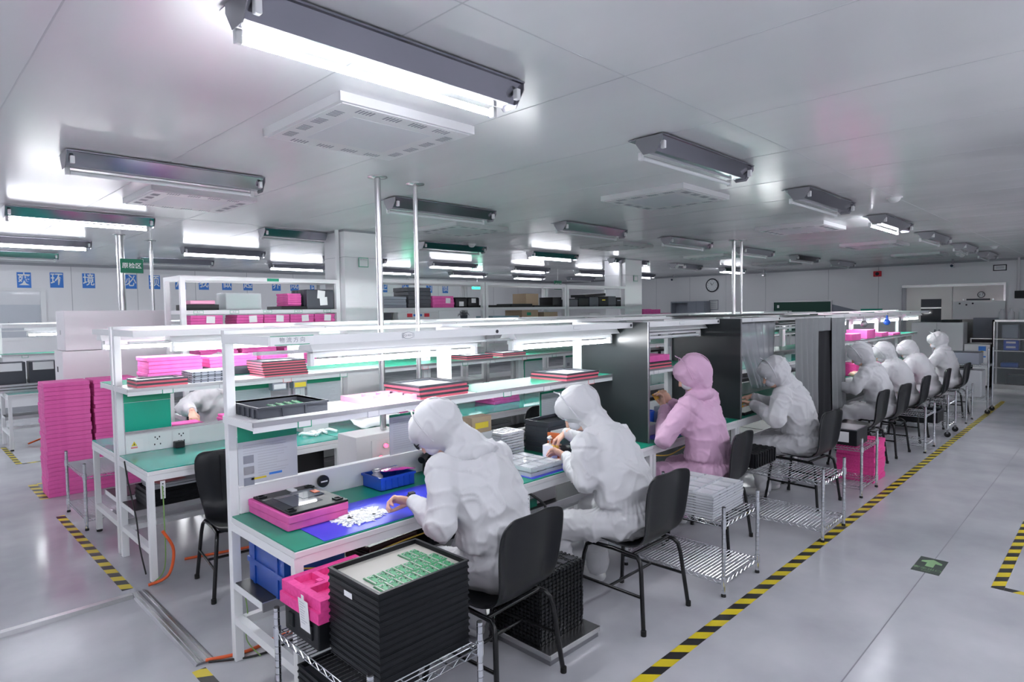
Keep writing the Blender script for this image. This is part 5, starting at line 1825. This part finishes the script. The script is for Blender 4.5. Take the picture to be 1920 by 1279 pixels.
tag(MB().box(-.17, .17, -.15, .15, 0, .14, M_PAPER, c=.004).build('carton', loc=(9.55, 7.38, 1.6005)), 'white carton on lower level near the far column', 'carton')
# dark rack with pink foam right of the far column
rack('dark low rack right of the far column carrying pink foam', 11.42, 12.95, 7.42, (.3, .9, 1.64), 1.66, .5, False, M_BLACK)
for i, (x, w_, h) in enumerate([(11.75, .32, .16), (12.12, .32, .15), (12.55, .4, .06)]):
    tag(MB().box(-w_ / 2, w_ / 2, -.15, .15, 0, h, M_PINK, c=.006).build('foam_block', loc=(x, 7.62, 1.6405)), 'pink foam pile on the dark rack by far column, %s from left' % ORD[i], 'foam block')
# pink stack seen low between the racks and second row
for i, (x, n) in enumerate([(2.6, 7), (3.05, 7), (3.55, 6)]):
    pile('foam_sheet', 'pink foam sheet, %%s of %s low pile, near rack' % names[i], 'foam sheet', x, 7.26, 1.20, .40, .34, n, .034, M_PINK, 'low rack pink pile %d' % i)

for i, (x, h, lb) in enumerate([(1.80, .10, 'beside the worker\'s reaching hand'), (2.28, .15, 'before the chest of the worker behind second row')]):
    s = slab('foam_sheet', '', .30, .26, .024, M_PINK)
    stack(s, int(h / .025), x, 5.78, TT + .001, .025, 'pink foam sheet, %s ' + lb, 'pink sheets on the far face %s' % ('left', 'right')[i], jit=.008, jr=.05)
# ---------------------------------------------------------------- curtains of the dark bay
def curtain(name, label, x0, x1, y, z0, z1, m, amp=.03, waves=5, taper=0.0, sway=0.0, n=60, k=14):
    vs, fs = [], []
    for i in range(n + 1):
        u = i / n
        for j in range(k + 1):
            v = j / k
            a = amp * (.35 + .65 * v)
            x = x0 + (x1 - x0) * (u + taper * v * (.5 - u)) + sway * v
            yy = y + a * math.sin(2 * PI * waves * u + 1.3 * math.sin(v * 2.2)) + .3 * a * noise.noise(Vector((u * 9, v * 3, x0)))
            vs.append((x, yy, z1 - (z1 - z0) * v))
    for i in range(n):
        for j in range(k):
            q = i * (k + 1) + j
            fs.append((q, q + k + 1, q + k + 2, q + 1))
    o = tag(MB().add(vs, fs, m, True).build(name), label, 'curtain')
    s = o.modifiers.new('s', 'SOLIDIFY'); s.thickness = .003
    return o
curtain('curtain', 'grey cloth curtain at the left edge of the dark bay', 6.78, 7.48, 2.51, .60, 1.675, M_CURTAIN, .032, 4, .25, .05)
curtain('curtain', 'grey cloth curtain at right edge of the dark bay, beside lit benches', 7.88, 8.36, 2.50, .56, 1.665, M_CURTAIN, .018, 3, .05, .1)
curtain('curtain', 'sheer pale curtain draped behind the worker with yellow finger cots', 5.95, 6.98, 2.80, .95, 1.65, M_SHEER, .03, 6, .55, .22)
curtain('curtain', 'black sheet put across the bay opening to make it dark', 7.30, 8.05, 2.533, .30, 1.64, M_BAYBLACK, .006, 3)  # flat black closes the opening so the bay reads dark
curtain('curtain', 'short grey valance across the top of the dark bay', 7.46, 7.92, 2.515, 1.52, 1.672, M_CURTAIN, .006, 2)
tag(MB().box(0, 1.70, 0, .62, 0, .006, M_OFFW).build('canopy_sheet', loc=(7.0, 2.62, 1.722)), 'white sheet lying over the light frame of the dark bay', 'sheet')
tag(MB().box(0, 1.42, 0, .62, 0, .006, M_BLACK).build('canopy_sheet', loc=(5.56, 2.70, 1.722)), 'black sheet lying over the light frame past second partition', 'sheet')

# ---------------------------------------------------------------- far left wall posters
for i, (ch, x) in enumerate([('爽', 1.97), ('环', 2.48), ('境', 3.01), ('必', 3.76), ('须', 4.21), ('从', 4.73), ('我', 5.22), ('做', 5.73), ('起', 6.22), ('养', 6.92), ('成', 7.39),
                            ('良', 7.92), ('好', 8.5), ('卫', 10.05), ('生', 10.78), ('习', 11.65), ('惯', 12.27)]):
    b = MB().box(-.108, .108, -.004, 0, -.148, .148, M_BLUESIGN)
    b.text(ch, .205, M_SIGNWHT, (0, -.006, .004), (1, 0, 0), (0, 0, 1.25), bold=.002)
    tag(b.build('character_poster', loc=(x, YL - .001, 2.52 if i else 2.508)), 'blue poster with one white Chinese character on far wall, %s from left' % ORD[i], 'poster')

# ---------------------------------------------------------------- end wall
t = thing('wall_clock', 'round white wall clock with black rim on the end wall', 'clock', (XE - .002, 9.13, 2.50))
MB().lathe((0, 0, 0), [(.20, 0), (.21, -.03), (.19, -.045), (.175, -.03)], M_INKBLK, 32, 'X').build('rim', t)
b = MB().lathe((0, 0, 0), [(.176, -.032), (.176, -.036)], M_SIGNWHT, 32, 'X')
for k in range(12):
    a = 2 * PI * k / 12
    b.text(str(k if k else 12), .045, M_INKBLK, (-.037, -.145 * math.sin(a), .145 * math.cos(a)), (0, -1, 0), (0, 0, 1))
b.build('dial', t)
b = MB()
b.tube([(-.040, 0, 0), (-.040, .05, .08)], .006, M_INKBLK, 5)
b.tube([(-.041, 0, 0), (-.041, -.07, .09)], .004, M_INKBLK, 5)
b.build('hand', t)
t = thing('chalkboard', 'dark green board with silver frame on the end wall', 'board', (XE - .002, 5.73, 1.0))
MB().box(-.015, 0, 0, 1.52, 0, .94, M_CHALK).build('panel', t)
b = MB()
for (a, c, d, e) in [(-.03, 1.55, -.03, 0), (-.03, 1.55, .94, .97), (-.03, 0, 0, .94), (1.52, 1.55, 0, .94)]:
    b.box(-.03, 0, a, c, d, e, M_GREYEDGE)
b.build('frame', t)
MB().box(-.018, -.015, 1.37, 1.43, .78, .86, M_PAPER).build('note', t)
b = MB()
b.box(-.3, 0, 0, 1.1, 0, .05, M_OFFW)
t = thing('wall_cupboard', 'grey wall cupboard with open bay under the notice, end wall', 'cupboard', (XE - .001, 9.2, 1.2))
b = MB()
b.box(-.3, 0, 0, 1.2, .78, .82, M_MIDGRY); b.box(-.3, 0, 0, .03, 0, .78, M_MIDGRY); b.box(-.3, 0, 1.17, 1.2, 0, .78, M_MIDGRY); b.box(-.3, 0, .58, .61, 0, .78, M_MIDGRY); b.box(-.02, 0, 0, 1.2, 0, .78, M_MIDGRY)
b.box(-.3, 0, 0, 1.2, 0, .03, M_MIDGRY)
b.build('body', t)
for y0 in (.03, .305):
    d = MB().box(-.32, -.3, y0, y0 + .27, .03, .78, M_MIDGRY).build('door', t)
    MB().box(-.335, -.32, .27 if y0 < .1 else .32, .285 if y0 < .1 else .335, .3, .5, M_INK).build('handle', d)
def wall_note(y, z, w_, h, label, border=M_INK, lines=4):
    b = MB().box(-.004, 0, -w_ / 2, w_ / 2, -h / 2, h / 2, border)
    b.box(-.005, -.004, -w_ / 2 + .02, w_ / 2 - .02, -h / 2 + .02, h / 2 - .02, M_PAPER)
    for i in range(lines):
        zz = h / 2 - .05 - (h - .08) * i / max(1, lines)
        b.box(-.0055, -.005, -w_ * .3, w_ * .3, zz - .008, zz + .008, M_INKLT)
    tag(b.build('wall_notice', loc=(XE - .002, y, z)), label, 'notice')
wall_note(9.09, 1.90, .30, .30, 'framed white notice under the wall clock')
wall_note(8.22, 2.60, .24, .14, 'white blank sign right of the wall clock behind thin poles', M_PAPER, 0)
wall_note(2.14, 2.635, .25, .14, 'dark-framed white sign above the stainless doorway', M_INKBLK, 2)
t = thing('fire_alarm', 'red alarm box high on the end wall', 'alarm', (XE - .001, 4.62, 2.62))
MB().box(-.06, 0, -.09, .09, -.07, .07, M_RED, c=.01).build('case', t)
MB().lathe((-.06, 0, 0), [(.045, 0), (.04, -.012)], M_DARKGLASS, 16, 'X').build('lens', t)
t = thing('conduit', 'vertical wall conduit with dark socket box right of doorway', 'conduit', (XE - .03, 1.80, 0))
MB().tube([(0, 0, 2.10), (0, 0, HC)], .03, M_CREAM, 10).build('pipe', t)
MB().box(-.05, .03, -.12, .06, 1.93, 2.10, M_TRAYBLK, c=.008).build('socket_box', t)
b = MB()
vs = []
b.prism([(5.7, 1.86), (4.55, 1.55), (4.55, 1.50), (5.7, 1.50)], XE - .012, XE - .004, M_MIDGRY, 'X')
tag(b.build('handrail_panel'), 'sloping grey panel on end wall right of the green board', 'panel')
tag(MB().box(-.02, 0, -.25, .25, -.1, .1, MATS['teal_film']).build('teal_sign', loc=(XE - .001, 4.75, 1.63)), 'teal strip sign low on the end wall above bench frames', 'sign')

# column placards
for x, y, lb in ((4.36, 6.955, 'near column'), (11.08, 7.325, 'far column')):
    b = MB().box(-.07, .07, -.003, 0, -.06, .06, M_GREENLBL)
    b.box(-.062, .062, -.004, -.003, -.052, .052, M_PAPER)
    b.text('消防责任区', .022, M_INK, (0, -.005, .035), (1, 0, 0), (0, 0, 1))
    tag(b.build('column_placard', loc=(x, y, 2.44)), 'green-framed white placard on the ' + lb, 'sign')

# ---------------------------------------------------------------- furniture before the end wall
t = thing('steel_cupboard', 'white two-door cupboard before the end wall, left of the fridge', 'cupboard', (16.7, 2.60, 0))
MB().box(.02, .5, 0, .98, .05, 1.41, M_WHITE).build('body', t)
for (z0, z1) in ((.06, .95), (.97, 1.40)):
    for y0 in (.005, .495):
        d = MB().box(0, .02, y0, y0 + .48, z0, z1, M_WHITE).build('door', t)
        yy = .44 if y0 < .1 else .52
        MB().box(-.02, 0, yy - .015, yy + .015, (z0 + z1) / 2 - .05, (z0 + z1) / 2 + .07, M_INK).build('handle', d)
t = thing('fridge', 'small white fridge with blue and yellow energy label', 'fridge', (16.72, 2.125, 0))
MB().box(.03, .5, 0, .455, .05, .94, M_PAPER).build('body', t)
MB().box(0, .03, .003, .452, .08, .935, M_PAPER).build('door', t)
MB().box(.02, .48, .02, .44, 0, .05, M_BLACK).build('base', t)
b = MB()
b.box(-.002, 0, .07, .20, .66, .90, M_PAPER); b.box(-.003, -.002, .07, .20, .80, .90, M_BLUESIGN); b.box(-.003, -.002, .11, .16, .76, .80, M_YEL); b.box(-.003, -.002, .07, .20, .66, .69, M_BLUESIGN)
b.build('energy_label', t)
t = thing('stainless_counter', 'stainless counter with dark recess behind the fridge', 'counter', (17.3, 2.06, 0))
MB().box(0, .6, 0, .5, 0, 1.05, M_STEEL).build('body', t)
MB().box(.35, .6, 0, .5, 1.05, 1.50, M_MIDGRY).build('backsplash', t)
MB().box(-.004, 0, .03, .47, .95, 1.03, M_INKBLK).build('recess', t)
t = thing('whiteboard', 'large white board standing before the stainless doorway', 'whiteboard', (17.55, 2.02, 0))
MB().box(0, .02, 0, .98, 1.46, 1.88, M_WHITE).build('panel', t)
for y in (.05, .93):
    MB().tube([(.03, y, 0), (.03, y, 1.5)], .014, M_STEEL).build('stand_post', t)
b = MB()
for y, z in ((.72, 1.80), (.85, 1.83), (.6, 1.83)):
    b.lathe((-.001, y, z), [(.02, 0), (.02, -.008)], M_INKBLK, 10, 'X')
b.build('magnet', t)
bpy.data.objects['stainless_counter'].location.x = 17.28
bpy.data.objects['whiteboard'].location.x = 17.93
b = MB(); b.box(0, .3, 0, .35, 0, .06, M_TRAYBLK, c=.01)
tag(b.build('black_tray', loc=(16.8, 2.68, 1.411)), 'dark tray on top of the white two-door cupboard', 'tray')
t = thing('glass_cabinet', 'stainless glass-front cabinet with stored parts at far right', 'cabinet', (16.7, 1.05, 0))
b = MB()
for y in (0, 1.0):
    for x in (0, .46):
        b.box(x, x + .04, y, y + .04, 0, 1.47, M_STEEL)
b.box(0, .5, 0, 1.04, 1.43, 1.47, M_STEEL); b.box(0, .5, 0, 1.04, .0, .10, M_STEEL); b.box(.48, .5, 0, 1.04, .1, 1.43, M_DARKGLASS)
b.box(0, .5, 1.02, 1.04, .1, 1.43, M_STEEL); b.box(0, .5, 0, .02, .1, 1.43, M_STEEL)
b.build('frame', t)
for z in (.44, .80):
    MB().box(.02, .48, .03, 1.01, z, z + .02, M_STEEL).build('shelf', t)
MB().box(.004, .010, .04, 1.0, .1, 1.43, M_GLASS).build('glass_door', t)
for i, (y, z, s, m, lb) in enumerate([(1.78, .821, (.3, .26, .22), M_BLUEBIN, 'blue bin on the middle shelf'), (1.50, .821, (.3, .22, .2), M_TRAYBLK, 'black box beside the blue bin'),
                                  (1.80, 1.0 + .07, (.3, .28, .3), M_MIDGRY, 'grey bag on the top level'), (1.40, 1.0 + .07, (.3, .3, .25), M_DARKSTEEL, 'dark machine on the top level'),
                                  (1.80, .461, (.3, .3, .1), M_BLUEDK, 'dark blue parcel on the low shelf'), (1.4, .461, (.3, .3, .16), M_TRAYBLK, 'black parcel on the low shelf'),
                                  (1.6, .101, (.3, .5, .2), M_TRAYBLK, 'black parcel at the bottom')]):
    if z > 1: z = .821 + .26 if False else z
    b = MB().box(-s[0] / 2, s[0] / 2, -s[1] / 2, s[1] / 2, 0, s[2], m, c=.02)
    if i == 0:
        for zz in (.05, .15):
            b.box(-s[0] / 2 - .002, -s[0] / 2, -.08, .08, zz, zz + .04, M_PAPER)
    o = tag(b.build('stored_box', loc=(16.93, y, z + .001)), lb + ' inside the glass-front cabinet', 'box')
MB().box(.02, .48, .03, 1.01, 1.05, 1.07, M_STEEL).build('shelf', t)
for i, y in enumerate((1.95, 1.80, 1.62, 1.45)):
    b = MB().lathe((0, 0, 0), [(.055, 0), (.062, .03), (.06, .16), (.03, .2), (.03, .23)], M_CLOUDY, 14)
    tag(b.build('plastic_jar', loc=(16.9, y, 1.471)), 'clear plastic jar on the glass-front cabinet, %s from left' % ORD[i], 'jar')

# ---------------------------------------------------------------- floor markings, cable cover, cables
def tape(label, x0, x1, y0, y1, m):
    tag(MB().box(x0, x1, y0, y1, .0004, .0014, m).build('floor_tape'), label, 'floor tape')
tape('long yellow and black floor tape along the aisle', 2.2, 14.6, 1.60, 1.675, M_HAZX)
tape('yellow and black floor tape at right, running along the aisle', 4.90, 12.0, .525, .59, M_HAZX)
tape('short end of the yellow and black tape corner at right', 4.90, 4.955, -1.0, .524, M_HAZY)
tape('yellow and black floor tape at left before the cart and second row', 1.04, 1.105, 4.65, 6.84, M_HAZY)
tape('short yellow and black floor tape left of the pink floor stacks', 1.04, 1.12, 7.60, 8.35, M_HAZY)
tape('yellow and black floor tape at far left by the teal bench', 1.10, 1.16, 9.65, 11.1, M_HAZY)
tape('thin cross piece of tape behind the pink floor stacks', 1.12, 1.6, 8.33, 8.37, M_HAZX)
tape('thin cross piece of tape at far left floor corner', 1.16, 2.4, 9.62, 9.67, M_HAZX)
tape('yellow and black floor tape at bottom left by the cable cover', 1.03, 1.095, 2.2, 3.32, M_HAZY)
t = thing('cable_cover', 'flat metal cable cover on the floor between near benches', 'cable cover', (1.06, 3.36, 0))
MB().prism([(0, 0), (.008, .012), (.085, .012), (.10, 0)], 0, 1.18, M_DARKSTEEL, 'Y').build('cover', t)
b = MB()
for x in (.012, .03, .066):
    b.box(x, x + .012, 0, 1.18, .012, .016, M_STEEL)
b.build('ridge', t)
t = thing('floor_trunking', 'white floor trunking running out of the picture at left', 'trunking', (-1.6, 4.47, 0))
MB().prism([(0, 0), (.006, .026), (.05, .026), (.056, 0)], 0, 2.66, M_STEEL, 'X').build('duct', t)
MB().prism([(-.003, 0), (.004, .030), (.052, .030), (.059, 0)], 1.93, 1.97, M_OFFW, 'X').build('joint_clip', t)
t = thing('floor_sign', 'dark floor sign with pale green arrow and white-green characters', 'sign', (5.035, .945, .0006))
MB().box(-.155, .155, -.082, .082, 0, .001, mat('dark_slate_sticker', (.055, .07, .06), .3)).build('sticker', t)
GL = mat('luminous_green_print', (.24, .42, .20), .4)
b = MB().prism([(-.03, -.024), (.05, -.024), (.045, -.06), (.075, -.06), (.125, 0), (.075, .06), (.045, .06), (.05, .024), (-.03, .024)], .001, .0016, GL, 'Z')
b.build('arrow', t)
MB().text('安全出口', .042, GL, (-.078, 0, .0018), (0, -1, 0), (1, 0, 0)).text('EXIT', .026, GL, (-.122, 0, .0018), (0, -1, 0), (1, 0, 0)).build('lettering', t)

def cable(name, label, pts, r, m):
    P = [Vector(p) for p in pts]
    out = []
    for i in range(len(P) - 1):
        p0, p1, p2, p3 = P[max(0, i - 1)], P[i], P[i + 1], P[min(len(P) - 1, i + 2)]
        for k in range(8):
            s = k / 8
            out.append(.5 * ((2 * p1) + (p2 - p0) * s + (2 * p0 - 5 * p1 + 4 * p2 - p3) * s * s + (3 * p1 - p0 - 3 * p2 + p3) * s ** 3))
    out.append(P[-1])
    return tag(MB().tube(out, r, m, 7).build(name), label, 'cable')
cable('cable', 'orange cable from the cable cover to under nearest bench', [(1.11, 3.36, .014), (1.3, 3.30, .010), (1.55, 3.32, .010), (1.9, 3.2, .010), (2.4, 3.25, .010)], .009, M_ORANGE)
cable('cable', 'black cable beside the orange one under the nearest bench', [(1.12, 3.345, .008), (1.35, 3.22, .007), (1.7, 3.25, .007), (2.2, 3.1, .007)], .006, M_BLKCABLE)
cable('cable', 'orange cable looping at left front leg of second row', [(1.17, 4.56, .025), (1.29, 4.55, .06), (1.33, 4.56, .22), (1.27, 4.57, .36)], .010, M_ORANGE)
cable('cable', 'green and yellow earth cable down the same leg of second row', [(1.20, 4.56, .03), (1.275, 4.565, .12), (1.285, 4.575, .45), (1.285, 4.585, .66)], .004, M_GRNCABLE)
cable('cable', 'black cable hanging from left end of second row top', [(1.19, 5.10, .76), (1.185, 5.0, .62), (1.19, 4.86, .4), (1.195, 4.82, .2), (1.195, 4.7, .05)], .005, M_BLKCABLE)
cable('cable', 'orange cable on the floor under the second row', [(1.5, 4.9, .01), (2.2, 4.75, .01), (3.0, 4.9, .01), (4.2, 4.8, .01)], .010, M_ORANGE)
cable('cable', 'tan cable strung under the front edge of nearest bench', [(1.27, 2.62, .66), (1.5, 2.60, .615), (1.8, 2.60, .64), (2.2, 2.60, .655), (2.6, 2.60, .69)], .004, M_YELCABLE)
cable('cable', 'yellow cable tied under the pink worker\'s bench edge', [(4.12, 2.58, .68), (4.35, 2.57, .645), (4.6, 2.58, .665), (4.9, 2.59, .69)], .005, M_YELCABLE)
cable('cable', 'black hose hanging from bench edge left of the second worker\'s knee', [(2.72, 2.58, .70), (2.80, 2.50, .60), (2.80, 2.56, .44), (2.74, 2.75, .424)], .008, M_BLKCABLE)
cable('cable', 'thin green wire down the nearest bench upright', [(1.27, 3.25, .40), (1.285, 3.24, .25), (1.28, 3.25, .1), (1.33, 3.2, .01)], .003, M_GRNCABLE)
cable('cable', 'orange cables on floor under the far-left bench', [(1.4, 11.0, .02), (1.7, 11.1, .08), (2.0, 11.0, .03), (2.6, 11.1, .02)], .012, M_ORANGE)
cable('cable', 'white cord hanging in the pink worker\'s bay', [(4.9, 3.2, 1.24), (4.92, 3.19, 1.05), (4.9, 3.18, .92)], .004, M_PAPER)
